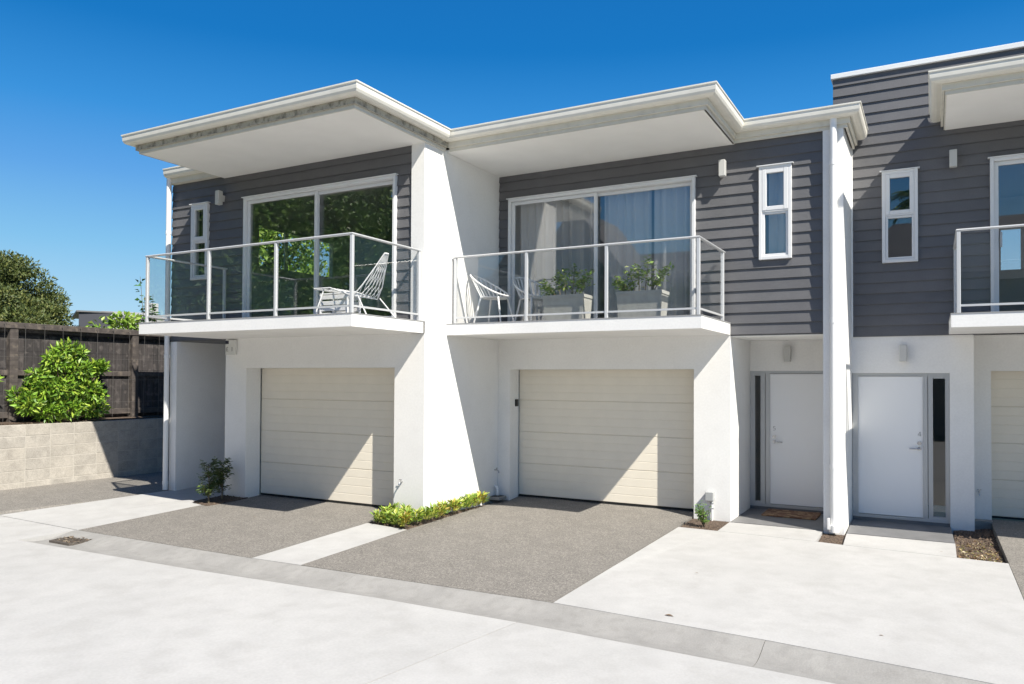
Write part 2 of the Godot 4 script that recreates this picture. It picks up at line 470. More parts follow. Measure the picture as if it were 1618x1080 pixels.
func garage_door(t: Node3D, x0: float, x1: float, y1: float, z: float) -> void:
	var host := part("garage_door", bx(v3(x0 + 0.01, 0.02, z - 0.10), v3(x1 - 0.01, y1 + 0.05, z - 0.011)), M.garage, t)
	var n := 4
	for i in n:
		var a := 0.03 + (y1 + 0.02 - 0.03) * i / n
		var b := 0.03 + (y1 + 0.02 - 0.03) * (i + 1) / n - 0.004
		var pts := [Vector2(a, -0.008), Vector2(a + 0.006, 0.0)]
		for k in range(1, 4):
			var g := a + (b - a) * k / 4.0
			pts.append(Vector2(g - 0.006, 0.0)); pts.append(Vector2(g, -0.004)); pts.append(Vector2(g + 0.006, 0.0))
		pts.append(Vector2(b - 0.006, 0.0)); pts.append(Vector2(b, -0.008))
		var mb := MB.new()
		for k in pts.size() - 1:
			var p: Vector2 = pts[k]; var q: Vector2 = pts[k + 1]
			var nn := Vector3(0, -(q.y - p.y), q.x - p.x).normalized()
			mb.quad(v3(x0 + 0.005, p.x, z + p.y), v3(x1 - 0.005, p.x, z + p.y), v3(x1 - 0.005, q.x, z + q.y), v3(x0 + 0.005, q.x, z + q.y), nn)
		mb.quad(v3(x0 + 0.005, a, z - 0.008), v3(x1 - 0.005, a, z - 0.008), v3(x1 - 0.005, a, z - 0.0105), v3(x0 + 0.005, a, z - 0.0105), Vector3.DOWN)
		mb.quad(v3(x0 + 0.005, b, z - 0.008), v3(x1 - 0.005, b, z - 0.008), v3(x1 - 0.005, b, z - 0.0105), v3(x0 + 0.005, b, z - 0.0105), Vector3.UP)
		part("panel", mb, M.garage, host)
	part("bottom_seal", bx(v3(x0 + 0.005, 0.001, z - 0.04), v3(x1 - 0.005, 0.03, z - 0.005)), M.rubber, host)

var GUT := [Vector2(0.002, 5.392), Vector2(0.05, 5.386), Vector2(0.085, 5.392), Vector2(0.112, 5.41), Vector2(0.126, 5.44), Vector2(0.13, 5.475), Vector2(0.13, 5.505), Vector2(0.142, 5.513), Vector2(0.142, 5.53), Vector2(0.118, 5.53), Vector2(0.118, 5.46), Vector2(0.1, 5.425), Vector2(0.06, 5.412), Vector2(0.002, 5.412)]

func lifted(prof: Array, dy: float) -> Array:
	var o := []
	for p in prof: o.append(p + Vector2(0, dy))
	return o

func roof_edge(t: Node3D, path: Array, mould := false, dy := 0.0) -> void:
	var g := MB.new(); g.sweep(lifted(GUT, dy), path); part("gutter", g, M.gutter, t)
	if absf(path[-1].y - 1.76) < 0.001: path = path.slice(0, path.size() - 1) + [Vector2(path[-1].x, 1.617)]
	var f := MB.new(); f.sweep(lifted([Vector2(-0.03, 5.315), Vector2(0.0, 5.315), Vector2(0.0, 5.45), Vector2(-0.03, 5.45)], dy), path)
	part("fascia", f, M.fascia_mould if mould else M.fascia, t)
	var s := MB.new(); s.sweep(lifted([Vector2(-0.06, 5.268), Vector2(-0.035, 5.268), Vector2(-0.035, 5.33), Vector2(-0.06, 5.33)], dy), path)
	part("soffit_trim", s, M.fascia, t)

func balustrade(t: Node3D, path: Array, posts: Array) -> void:
	var mb := MB.new()
	var prof := []
	for k in 12:
		var an := TAU * k / 12
		prof.append(Vector2(cos(an) * 0.028, 3.737 + sin(an) * 0.016))
	mb.sweep(prof, path)
	var host := part("balustrade", mb, M.rail_alu, t)
	for p in posts:
		part("post", cb(v3(p.x - 0.021, 2.746, p.y - 0.021), v3(p.x + 0.021, 3.722, p.y + 0.021), 0.004), M.rail_alu, host)
	for i in posts.size() - 1:
		var a: Vector2 = posts[i]; var b: Vector2 = posts[i + 1]
		var d := (b - a).normalized()
		var a2 := a + d * 0.022; var b2 := b - d * 0.022
		var r := MB.new()
		r.sweep([Vector2(-0.011, 2.826), Vector2(0.011, 2.826), Vector2(0.011, 2.85), Vector2(-0.011, 2.85)], [a2, b2])
		part("bottom_rail", r, M.rail_alu, host)
		var g := MB.new()
		g.sweep([Vector2(-0.003, 2.851), Vector2(0.003, 2.851), Vector2(0.003, 3.716), Vector2(-0.003, 3.716)], [a2, b2])
		part("glass_panel", g, M.clear_glass, host)

func balcony(t: Node3D, x0: float, x1: float, z0: float, z1: float) -> void:
	part("balcony_slab", bx(v3(x0, 2.576, z0), v3(x1, 2.735, z1)), M.white, t)
	part("balcony_edge_strip", bx(v3(x0 - 0.006, 2.735, z0), v3(x1 + 0.006, 2.746, z1 + 0.006)), M.lip, t)

func downpipe(t: Node3D, x: float, z: float, y0: float, y1: float, r: float, joints: Array) -> void:
	var mb := MB.new()
	mb.tube([v3(x, y0, z), v3(x, y1, z)], r, 16)
	for j in joints:
		mb.tube([v3(x, j - 0.03, z), v3(x, j + 0.03, z)], r + 0.005, 16)
		mb.box(v3(x - r - 0.012, j - 0.012, z - r - 0.03), v3(x - r + 0.004, j + 0.012, z + 0.01))
	part("downpipe", mb, M.trim, t)

func entry(t: Node3D, x0: float, x1: float, l0: float, l1: float, s0: float, s1: float, y1: float, z: float, handle_x: float, dirx: float, digit: String) -> void:
	# frame with a solid leaf and a glazed sidelight
	var f := MB.new()
	var zb := z - 0.08
	f.box(v3(x0, 0.0, zb), v3(x0 + 0.072, y1, z + 0.01)); f.box(v3(x1 - 0.035, 0.0, zb), v3(x1, y1, z + 0.01))
	f.box(v3(x0 + 0.035, y1 - 0.04, zb + 0.002), v3(x1 - 0.035, y1, z + 0.008)); f.box(v3(x0 + 0.035, 0.0, zb + 0.002), v3(x1 - 0.035, 0.04, z + 0.02))
	var m0: float = minf(l1, s1) if l0 < s0 else s1
	var m1: float = s0 if l0 < s0 else l0
	f.box(v3(m0 - 0.002, 0.04, zb + 0.004), v3((m0 + m1) / 2 - 0.004, y1 - 0.04, z + 0.006))
	f.box(v3((m0 + m1) / 2 + 0.004, 0.04, zb + 0.004), v3(m1 + 0.002, y1 - 0.04, z + 0.002))
	var fr := part("door_frame", f, M.alu, t)
	part("door_sill", bx(v3(x0, -0.1, zb - 0.1), v3(x1, -0.001, z + 0.012)), M.tile, t)
	var side := MB.new()
	side.box(v3(s0 - 0.03, 0.04, zb + 0.01), v3(s0, y1 - 0.04, z - 0.004)); side.box(v3(s1, 0.04, zb + 0.01), v3(s1 + 0.03, y1 - 0.04, z - 0.004))
	side.box(v3(s0, 0.04, zb + 0.01), v3(s1, 0.075, z - 0.006)); side.box(v3(s0, y1 - 0.075, zb + 0.01), v3(s1, y1 - 0.04, z - 0.006))
	part("sidelight_frame", side, M.alu, fr)
	part("sidelight_pane", bx(v3(s0 - 0.004, 0.07, z - 0.04), v3(s1 + 0.004, y1 - 0.07, z - 0.034)), M.glass, fr)
	var d := part("front_door", cb(v3(l0, 0.045, zb + 0.02), v3(l1, y1 - 0.045, z - 0.012), 0.004), M.leaf_door, t)
	var h := MB.new()
	h.tube([v3(handle_x, 1.0, z - 0.012), v3(handle_x, 1.0, z + 0.04)], 0.011, 10)
	h.tube([v3(handle_x - dirx * 0.005, 1.0, z + 0.042), v3(handle_x + dirx * 0.06, 1.0, z + 0.044), v3(handle_x + dirx * 0.125, 0.997, z + 0.036)], [0.011, 0.010, 0.008], 10)
	h.tube([v3(handle_x, 1.0, z - 0.012), v3(handle_x, 1.0, z - 0.004)], 0.026, 16)
	part("handle", h, M.steel, d)
	part("lock", tb([v3(handle_x, 1.075, z - 0.012), v3(handle_x, 1.075, z + 0.006)], 0.027, 18), M.steel, d)
	var tm := TextMesh.new()
	tm.text = digit
	tm.font_size = 32
	tm.pixel_size = 0.0027
	tm.depth = 0.003
	var sf := SystemFont.new(); sf.font_names = PackedStringArray(["Droid Sans"]); tm.font = sf
	var o := MeshInstance3D.new()
	o.name = "door_number"; o.mesh = tm; o.material_override = M.pale_ink
	d.add_child(o, true)
	o.position = v3(handle_x, 1.20, z - 0.0095)

func wall_lamp(at: Vector3, label: String) -> void:
	var t := thing("wall_lamp", label, "wall lamp", at, "wall lamps on the townhouses")
	part("housing", cb(at + v3(-0.045, -0.115, 0.035), at + v3(0.045, 0.115, 0.125), 0.006), M.lamp, t)
	part("bracket", bx(at + v3(-0.03, -0.05, -0.02), at + v3(0.03, 0.05, 0.036)), M.lamp, t)

# ---------------------------------------------------------------- foliage
# blobs: [centre, radius vector]; each leaf a folded blade of two triangles
func leaf_cloud(mb: MB, blobs: Array, count: int, ln: float, wd: float, cols: Array, shell := 0.6, up := 0.35, droop := 0.0) -> void:
	var wsum := 0.0
	for b in blobs: wsum += b[1].x * b[1].y
	for b in blobs:
		var k := int(ceil(count * b[1].x * b[1].y / wsum))
		for i in k:
			var d := Vector3(rng.randfn(), rng.randfn(), rng.randfn()).normalized()
			var r := lerpf(shell, 1.0, sqrt(rng.randf()))
			var p: Vector3 = b[0] + d * b[1] * r
			var dir := (d * 0.9 + Vector3(rng.randfn(), rng.randfn(), rng.randfn()) * 0.55 + Vector3(0, up - droop, 0)).normalized()
			blade(mb, p, dir, ln * rng.randf_range(0.6, 1.25), wd * rng.randf_range(0.7, 1.2), cols[rng.randi() % cols.size()], d)

func blade(mb: MB, p: Vector3, dir: Vector3, ln: float, wd: float, colr: Color, face: Vector3) -> void:
	var s := dir.cross(face + Vector3(rng.randfn(), rng.randfn() + 1.0, rng.randfn()) * 0.5)
	if s.length() < 0.05: s = dir.cross(Vector3(0.3, 0.2, 1))
	s = s.normalized()
	var nn := s.cross(dir).normalized()
	if nn.dot(face + Vector3(0, 0.5, 0)) < 0: nn = -nn
	var tip := p + dir * ln - nn * ln * 0.12
	var mid := p + dir * ln * 0.45
	var a := mid + s * wd * 0.5 + nn * wd * 0.18
	var b := mid - s * wd * 0.5 + nn * wd * 0.18
	var j := rng.randf_range(0.8, 1.2)
	mb.col = Color(colr.r * j, colr.g * j, colr.b * j * 0.95)
	mb.tri(p, a, tip, (nn - s * 0.35).normalized())
	mb.tri(p, tip, b, (nn + s * 0.35).normalized())

# height of the paved ground: level at the garage doors, falling to the kerb
func ground_y(x: float, z: float) -> float:
	var st := [[1.75, 0.0], [2.1, -0.012], [2.8, -0.05], [4.5, -0.11], [99.0, -0.11]] if x < -6.26 else [[-0.3, 0.0], [0.0, -0.045], [1.0, -0.052], [2.8, -0.068], [4.5, -0.11], [99.0, -0.11]]
	var y: float = st[0][1]
	for k in st.size() - 1:
		if z > st[k][0]: y = lerpf(st[k][1], st[k + 1][1], clampf((z - st[k][0]) / (st[k + 1][0] - st[k][0]), 0, 1))
	if x < -11.5: y *= clampf((x + 13.9) / 2.4, 0, 1)
	return y

# a point surveyed as if the ground were level (y = 0), moved along its sight line to the height y
func at_height(x: float, z: float, y: float) -> Vector3:
	var k := (1.9287 - y) / 1.9287
	return v3(x * k, y, 10.93 - (10.93 - z) * k)

func on_ground(x: float, z: float, lift := 0.0) -> Vector3:
	var p := v3(x, 0, z)
	for i in 6: p = at_height(x, z, ground_y(p.x, p.z))
	return p + v3(0, lift, 0)

func gp(pts: Array, lift := 0.0) -> Array:
	var o := []
	for i in pts.size():
		var a := Vector2(pts[i][0], pts[i][1]); var b := Vector2(pts[(i + 1) % pts.size()][0], pts[(i + 1) % pts.size()][1])
		var n := maxi(1, int(a.distance_to(b) / 0.7))
		for k in n:
			var q := a.lerp(b, float(k) / n)
			o.append(on_ground(q.x, q.y, lift))
	return o

func sheet_of(pts: Array, thick := 0.12) -> MB:
	var m := MB.new()
	m.sheet(pts, thick)
	return m

func _ready() -> void:
	rng.seed = 4711
	# ------------------------------------------------------------ camera, sky, sun, exposure
	var cam := Camera3D.new()
	cam.name = "camera"
	cam.projection = Camera3D.PROJECTION_FRUSTUM
	cam.near = 0.05
	cam.far = 800.0
	cam.size = 0.05 * 1080.0 / 1209.77
	cam.frustum_offset = Vector2(0.0, 0.05 * 37.84 / 1209.77)
	var yaw := 0.50217685; var pitch := 0.01785562; var roll := 0.00520619
	var rx := v3(cos(yaw), 0, -sin(yaw)); var fw := v3(-sin(yaw), 0, -cos(yaw))
	var f2 := fw * cos(pitch) + Vector3.UP * sin(pitch); var u2 := Vector3.UP * cos(pitch) - fw * sin(pitch)
	var r3 := rx * cos(roll) + u2 * sin(roll); var u3 := u2 * cos(roll) - rx * sin(roll)
	cam.transform = Transform3D(Basis(r3, u3, -f2), v3(0, 1.9287, 10.93))
	add_child(cam)
	cam.current = true

	var expo := 1.8
	var env := Environment.new()
	env.tonemap_mode = Environment.TONE_MAPPER_LINEAR
	env.tonemap_exposure = expo
	env.sdfgi_enabled = true; env.ssao_enabled = true; env.ssil_enabled = true
	env.background_mode = Environment.BG_SKY
	var stops := [[-1.0, 0.30, 0.30, 0.29], [-0.01, 0.45, 0.5, 0.52], [0.0, 0.60, 0.78, 0.92], [0.08, 0.42, 0.69, 0.90], [0.155, 0.24, 0.555, 0.86], [0.236, 0.12, 0.385, 0.81], [0.306, 0.045, 0.295, 0.725], [0.394, 0.011, 0.19, 0.56], [0.6, 0.008, 0.125, 0.43], [1.0, 0.010, 0.10, 0.36]]
	var sky_img := Image.create(16, 512, false, Image.FORMAT_RGBF)
	for y in 512:
		var s := sin((0.5 - (y + 0.5) / 512.0) * PI)
		var k := 0
		while k < stops.size() - 2 and s > stops[k + 1][0]: k += 1
		var t := clampf((s - stops[k][0]) / (stops[k + 1][0] - stops[k][0]), 0, 1)
		for x in 16:
			sky_img.set_pixel(x, y, Color(lerpf(stops[k][1], stops[k + 1][1], t) / expo, lerpf(stops[k][2], stops[k + 1][2], t) / expo, lerpf(stops[k][3], stops[k + 1][3], t) / expo))
	var sm := PanoramaSkyMaterial.new()
	sm.panorama = ImageTexture.create_from_image(sky_img)
	var sky := Sky.new()
	sky.sky_material = sm
	env.sky = sky
	var we := WorldEnvironment.new()
	we.name = "world_environment"
	we.environment = env
	add_child(we)

	var sun := DirectionalLight3D.new()
	sun.name = "sun"
	sun.light_energy = 1.45
	sun.light_color = Color(1.0, 0.975, 0.925)
	sun.light_angular_distance = 0.5
	sun.shadow_enabled = true
	add_child(sun)
	sun.look_at_from_position(v3(0.805, 1.0, 0.40) * 30, Vector3.ZERO)

	make_materials()
	build_ground()
	build_town_a()
	build_town_b()
	build_town_c()
	build_wall_and_fence()
	build_beyond()
	build_across_road()
	build_balcony_things()
	build_plants()
	build_small()

func build_ground() -> void:
	struct("ground", bx(v3(-300, -0.6, -300), v3(300, -0.34, 300)), M.ground)
	# edges of the kerb, surveyed on the level
	var r1 := [[-9.5, 5.045], [-6.42, 5.03], [-4.75, 4.97], [-2.89, 4.905], [-1.1, 4.985], [0.70, 5.15], [5.0, 5.5], [13.0, 6.1]]
	var r2 := [[-9.5, 5.76], [-6.61, 5.68], [-4.33, 5.55], [-2.9, 5.535], [-1.05, 5.59], [0.70, 5.68], [5.0, 6.0], [13.0, 6.6]]
	var k1 := []; var k2 := []
	for p in r1:
		var q := at_height(p[0], p[1], -0.11); k1.append([q.x, q.z])
	for p in r2:
		var q := at_height(p[0], p[1], -0.14); k2.append([q.x, q.z])
	var RY := -0.14
	# road of two concrete panels either side of a sawn joint
	var a0 := on_ground(-11.44, 4.975)
	var left := [v3(a0.x, a0.y - 0.003, a0.z), v3(k1[0][0] - 0.01, -0.115, k1[0][1]), v3(k2[0][0] - 0.01, RY, k2[0][1])]
	for i in [1, 2, 3]: left.append(v3(k2[i][0] - (0.010 if i == 3 else 0.0), RY, k2[i][1]))
	left.append(v3(-3.385, RY, 6.81)); left.append(v3(-5.1, RY, 17.0)); left.append(v3(a0.x - 0.1, RY, 17.0))
	var host := struct("road", sheet_of([v3(-12, -0.22, 17.0), v3(14, -0.22, 17.0), v3(14, -0.22, 6.0), v3(-9.4, -0.22, 5.3)], 0.1), M.kerb)
	part("concrete_panel", sheet_of(left), M.concrete, host)
	var right := []
	for i in range(3, 8): right.append(v3(k2[i][0], RY, k2[i][1]))
	right.append(v3(14, RY, 17)); right.append(v3(-5.09, RY, 17.0)); right.append(v3(-3.375, RY, 6.81))
	part("concrete_panel", sheet_of(right), M.concrete2, host)
	# mountable kerb and channel, cast in lengths
	var kb := struct("kerb", sheet_of([v3(k1[0][0], -0.24, k1[0][1]), v3(k1[7][0], -0.24, k1[7][1]), v3(k2[7][0], -0.24, k2[7][1]), v3(k2[0][0], -0.24, k2[0][1])], 0.08), M.kerb)
	var cuts := [k1[0][0], -9.15, -5.28, -1.16, 2.8, 6.7, 10.6, k1[7][0]]
	for i in cuts.size() - 1:
		var xs := [cuts[i] + 0.0025]
		for p in k1:
			if p[0] > cuts[i] + 0.05 and p[0] < cuts[i + 1] - 0.05: xs.append(p[0])
		xs.append(cuts[i + 1] - 0.0025)
		var mb := MB.new()
		for j in xs.size() - 1:
			var rows := []
			for x in [xs[j], xs[j + 1]]:
				var a := along(k1, x) + 0.003; var b := along(k2, x) - 0.003
				var row := []
				for q in [[0.0, -0.111], [0.06, -0.110], [0.16, -0.120], [0.34, -0.146], [0.50, -0.164], [0.66, -0.169], [0.84, -0.162], [1.0, -0.144]]:
					row.append(v3(x, q[1], lerpf(a, b, q[0])))
				rows.append(row)
			for q in 7:
				var a: Vector3 = rows[0][q]; var b: Vector3 = rows[0][q + 1]; var c: Vector3 = rows[1][q + 1]; var d: Vector3 = rows[1][q]
				var nn := (b - a).cross(d - a).normalized()
				if nn.y < 0: nn = -nn
				mb.quad(a, b, c, d, nn)
			if j == 0: side_of(mb, rows[0], Vector3.LEFT)
			if j == xs.size() - 2: side_of(mb, rows[1], Vector3.RIGHT)
		part("kerb_length", mb, M.kerb, kb)
	# aggregate strip beside the retaining wall
	var e := on_ground(-11.45, 4.97)
	var lane := [v3(-13.9, 0, -8), v3(-11.5, 0, -8), v3(-11.5, 0, 0.9)]
	for z in [1.7, 2.2, 2.7, 3.3, 4.0, 4.6, 4.97]: lane.append(on_ground(lerpf(-11.51, -11.45, (z - 1.7) / 3.27), z))
	lane.append(v3(e.x - 0.11, RY, 17)); lane.append(v3(-13.9, -0.05, 17)); lane.append(v3(-13.9, 0.0, 4.0))
	struct("lane", sheet_of(lane), M.aggregate)
	struct("path", sheet_of(gp([[-11.495, 0.3], [-10.27, 0.3], [-10.27, 2.085], [-9.755, 2.085], [-9.755, 2.95], [-9.49, 5.04], [-11.44, 4.965], [-11.505, 1.7]])), M.concrete)
	struct("driveway", sheet_of(gp([[-9.75, 1.6], [-6.75, 1.6], [-6.65, 2.83], [-6.42, 5.025], [-9.48, 5.04], [-9.75, 2.95]])), M.aggregate)
	struct("path", sheet_of(gp([[-6.645, 2.835], [-5.915, 2.935], [-5.745, 4.995], [-6.415, 5.025]])), M.concrete2)
	struct("driveway", sheet_of(gp([[-6.26, -0.45], [-3.0, -0.45], [-2.985, 0.4], [-2.955, 0.97], [-2.895, 4.90], [-4.75, 4.965], [-5.74, 4.995], [-5.91, 2.93], [-6.04, 0.5], [-6.26, 0.4]])), M.aggregate)
	# pad in front of the two entries: a large panel and two aprons
	var pad := struct("pavement", sheet_of([v3(-2.95, -0.2, 0.2), v3(0.68, -0.2, 0.2), v3(0.7, -0.2, 4.6), v3(-2.95, -0.2, 4.4)], 0.06), M.kerb)
	part("concrete_panel", sheet_of(gp([[-2.945, 0.985], [-2.43, 1.0], [-1.235, 1.05], [-0.94, 1.092], [0.225, 1.172], [0.70, 1.20], [0.70, 5.145], [-1.1, 4.98], [-2.889, 4.90]])), M.concrete2, pad)
	part("concrete_panel", sheet_of(gp([[-2.44, 0.30], [-1.25, 0.30], [-1.24, 1.04], [-2.43, 0.99]])), M.concrete, pad)
	part("concrete_panel", sheet_of(gp([[-0.965, 0.33], [0.228, 0.33], [0.224, 1.163], [-0.935, 1.083]])), M.concrete, pad)
	struct("entry_paving", sheet_of([v3(-2.496, -0.046, -1.4), v3(-1.272, -0.046, -1.4), v3(-1.272, -0.046, 0.01), v3(-2.496, -0.046, 0.01)]), M.tile)
	struct("entry_paving", sheet_of([v3(-1.02, -0.046, -1.25), v3(0.205, -0.046, -1.25), v3(0.230, -0.046, 0.04), v3(-0.99, -0.046, 0.04)]), M.tile)
	struct("driveway", sheet_of(gp([[0.70, -1.8], [4.2, -1.8], [4.2, 5.43], [0.705, 5.145], [0.705, 1.2]])), M.aggregate)
	struct("path", sheet_of(gp([[4.21, -1.8], [13, -1.8], [13, 6.09], [4.21, 5.44]])), M.concrete)
	# garden beds
	bed([[-10.22, 2.10], [-9.70, 2.10], [-9.60, 2.75], [-9.58, 2.98], [-10.09, 2.90], [-10.17, 2.64]], 0.006, 0.02)
	bed([[-6.78, 2.06], [-6.26, 2.06], [-6.24, 0.42], [-6.06, 0.52], [-5.925, 2.92], [-6.63, 2.825]], -0.012, 0.035)
	bed([[-2.98, 0.1], [-2.45, 0.1], [-2.445, 0.62], [-2.44, 0.975], [-2.94, 0.975]], -0.012, 0.03)
	bed([[-1.25, 0.2], [-0.97, 0.2], [-0.945, 1.08], [-1.23, 1.04]], -0.035, 0.01)
	bed([[0.235, -1.0], [0.69, -1.4], [0.697, 1.19], [0.232, 1.165]], -0.07, 0.03)

func along(line: Array, x: float) -> float:
	for i in line.size() - 1:
		if x <= line[i + 1][0]:
			return lerpf(line[i][1], line[i + 1][1], (x - line[i][0]) / (line[i + 1][0] - line[i][0]))
	return line[-1][1]

func side_of(mb: MB, row: Array, nn: Vector3) -> void:
	for q in row.size() - 1:
		var a: Vector3 = row[q]; var b: Vector3 = row[q + 1]
		mb.quad(a, b, v3(b.x, -0.3, b.z), v3(a.x, -0.3, a.z), nn)

func bed(raw: Array, lift: float, lump: float) -> void:
	# an uneven sheet of soil with crumbs
	var pts := []
	for p in raw:
		var q := on_ground(p[0], p[1])
		pts.append([q.x, q.z])
	var p2 := PackedVector2Array()
	var lo := Vector2(99, 99); var hi := Vector2(-99, -99)
	for p in pts:
		p2.append(Vector2(p[0], p[1]))
		lo = lo.min(Vector2(p[0], p[1])); hi = hi.max(Vector2(p[0], p[1]))
	var mb := MB.new()
	var s := []
	for p in pts: s.append(v3(p[0], ground_y(p[0], p[1]) + lift, p[1]))
	mb.sheet(s, 0.1)
	var n := int((hi.x - lo.x) * (hi.y - lo.y) * 420)
	for i in n:
		var q := Vector2(rng.randf_range(lo.x, hi.x), rng.randf_range(lo.y, hi.y))
		if not Geometry2D.is_point_in_polygon(q, p2): continue
		var r := rng.randf_range(0.006, 0.022)
		var c := v3(q.x, ground_y(q.x, q.y) + lift, q.y)
		var a0 := rng.randf() * TAU
		var top := c + v3(rng.randf_range(-0.4, 0.4) * r, minf(lump, r * rng.randf_range(0.5, 1.0)), rng.randf_range(-0.4, 0.4) * r)
		var ring := []
		for k in 5: ring.append(c + v3(cos(a0 + k * TAU / 5), -0.05, sin(a0 + k * TAU / 5)) * r * rng.randf_range(0.7, 1.2))
		for k in 5:
			var a: Vector3 = ring[k]; var b: Vector3 = ring[(k + 1) % 5]
			var nn := (b - a).cross(top - a).normalized()
			if nn.y < 0: nn = -nn
			mb.tri(a, b, top, nn)
	struct("garden_bed", mb, M.soil)

# ------------------------------------------------------------ the three townhouses
func build_town_a() -> void:
	var t := thing("townhouse", "dark clad townhouse with balcony and garage beside the block retaining wall", "townhouse", v3(-9, 0, 1), "row of townhouses")
	var P := 2.085
	var sl := [-9.85, 2.70, -6.764, 4.87]; var sw := [-11.12, 3.60, -10.71, 4.89]
	var w := MB.new()
	w.box(v3(-10.27, -0.15, 1.78), v3(-9.786, 2.095, P)); w.box(v3(-6.783, -0.15, 1.78), v3(-6.262, 2.095, P))
	w.box(v3(-10.27, 2.095, 1.78), v3(-6.262, 2.576, P))
	w.box(v3(-10.27, -0.1, -1.0), v3(-10.12, 2.576, 1.78))
	w.box(v3(-10.27, 2.50, 0.7), v3(-11.47, 2.576, 0.6))
	w.box(v3(-11.47, -0.1, 0.5), v3(-10.27, 2.5, 0.65))
	part("wall", w, M.white, t)
	part("porch_wall", bx(v3(-11.64, -0.1, -5.0), v3(-11.47, 2.556, 2.10)), M.white, t)
	part("porch_ceiling", bx(v3(-11.64, 2.556, 0.5), v3(-10.27, 2.60, 2.05)), M.board, t)
	# party wall that stands proud at the right
	var pw := MB.new()
	pw.box(v3(-6.487, 2.576, -5.0), v3(-6.262, 5.30, 2.115)); pw.box(v3(-6.487, -0.1, -5.0), v3(-6.262, 2.576, 1.78))
	part("party_wall", pw, M.white, t)
	var up := MB.new()
	wall(up, -11.66, -6.487, 2.56, 5.30, P - 0.17, P - 0.02, [sl, sw])
	var cl := part("cladding", up, M.board, t)
	weatherboards(cl, -11.66, -6.489, 2.578, 5.28, P - 0.02, [sl, sw])
	small_window(t, -11.12, -10.71, P)
	slider(t, -9.85, -6.764, 4.87, P, -8.33, true)
	garage_door(t, -9.786, -6.783, 2.095, 1.76)
	balcony(t, -10.336, -6.262, P, 3.63)
	balustrade(t, [Vector2(-10.25, 2.11), Vector2(-10.25, 3.56), Vector2(-6.325, 3.56), Vector2(-6.325, 2.125)],
		[Vector2(-10.25, 2.15), Vector2(-10.25, 3.56), Vector2(-8.915, 3.56), Vector2(-7.62, 3.56), Vector2(-6.325, 3.56), Vector2(-6.325, 2.145)])
	part("soffit", bx(v3(-10.36, 5.268, P - 0.02), v3(-6.262, 5.30, 3.615)), M.soffit, t)
	roof_edge(t, [Vector2(-10.41, 2.175), Vector2(-10.41, 3.675), Vector2(-6.20, 3.675), Vector2(-6.20, 1.76)], true)
	var eave := [Vector2(-11.62, 2.175), Vector2(-10.43, 2.175)]
	var g := MB.new(); g.sweep(GUT, eave); part("gutter", g, M.gutter, t)
	part("eave_fascia", bx(v3(-11.66, 5.30, 2.06), v3(-10.43, 5.45, 2.173)), M.fascia, t)
	part("roof", roof_box([v3(-10.395, 5.46, P), v3(-6.215, 5.46, P), v3(-6.215, 5.46, 3.66), v3(-10.395, 5.46, 3.66)], [v3(-11.65, 5.46, -5.1), v3(-6.26, 5.46, -5.1), v3(-6.26, 5.46, 2.15), v3(-11.65, 5.46, 2.15)]), M.roof_grey, t)
	downpipe(t, -11.62, 2.185, 0.0, 5.39, 0.042, [4.45, 2.3, 0.12])
	# upper room with a high window in its side wall
	var rm := MB.new()
	rm.box(v3(-11.6, 2.60, -5.0), v3(-6.487, 2.745, P - 0.17)); rm.box(v3(-11.6, 5.18, -5.0), v3(-6.487, 5.26, P - 0.17))
	rm.box(v3(-11.66, 2.60, -5.1), v3(-6.487, 5.3, -5.0))
	part("room", rm, M.room, t)
	var sd := MB.new()
	for b in [[2.6, 4.10, -5.0, P - 0.17], [4.95, 5.3, -5.0, P - 0.17], [4.10, 4.95, -5.0, -1.9], [4.10, 4.95, 0.2, P - 0.17]]:
		sd.box(v3(-11.66, b[0], b[2]), v3(-11.56, b[1], b[3]))
	part("side_wall", sd, M.room, t)
	var bw := MB.new()
	bw.box(v3(-11.63, 4.10, -1.9), v3(-11.59, 4.15, 0.2)); bw.box(v3(-11.63, 4.90, -1.9), v3(-11.59, 4.95, 0.2)); bw.box(v3(-11.63, 4.15, -0.60), v3(-11.59, 4.90, -0.52))
	part("side_window", bw, M.alu, t)

func roof_box(a: Array, b: Array) -> MB:
	var mb := MB.new()
	mb.sheet(a, 0.1)
	for i in b.size(): b[i].y -= 0.004
	mb.sheet(b, 0.1)
	return mb

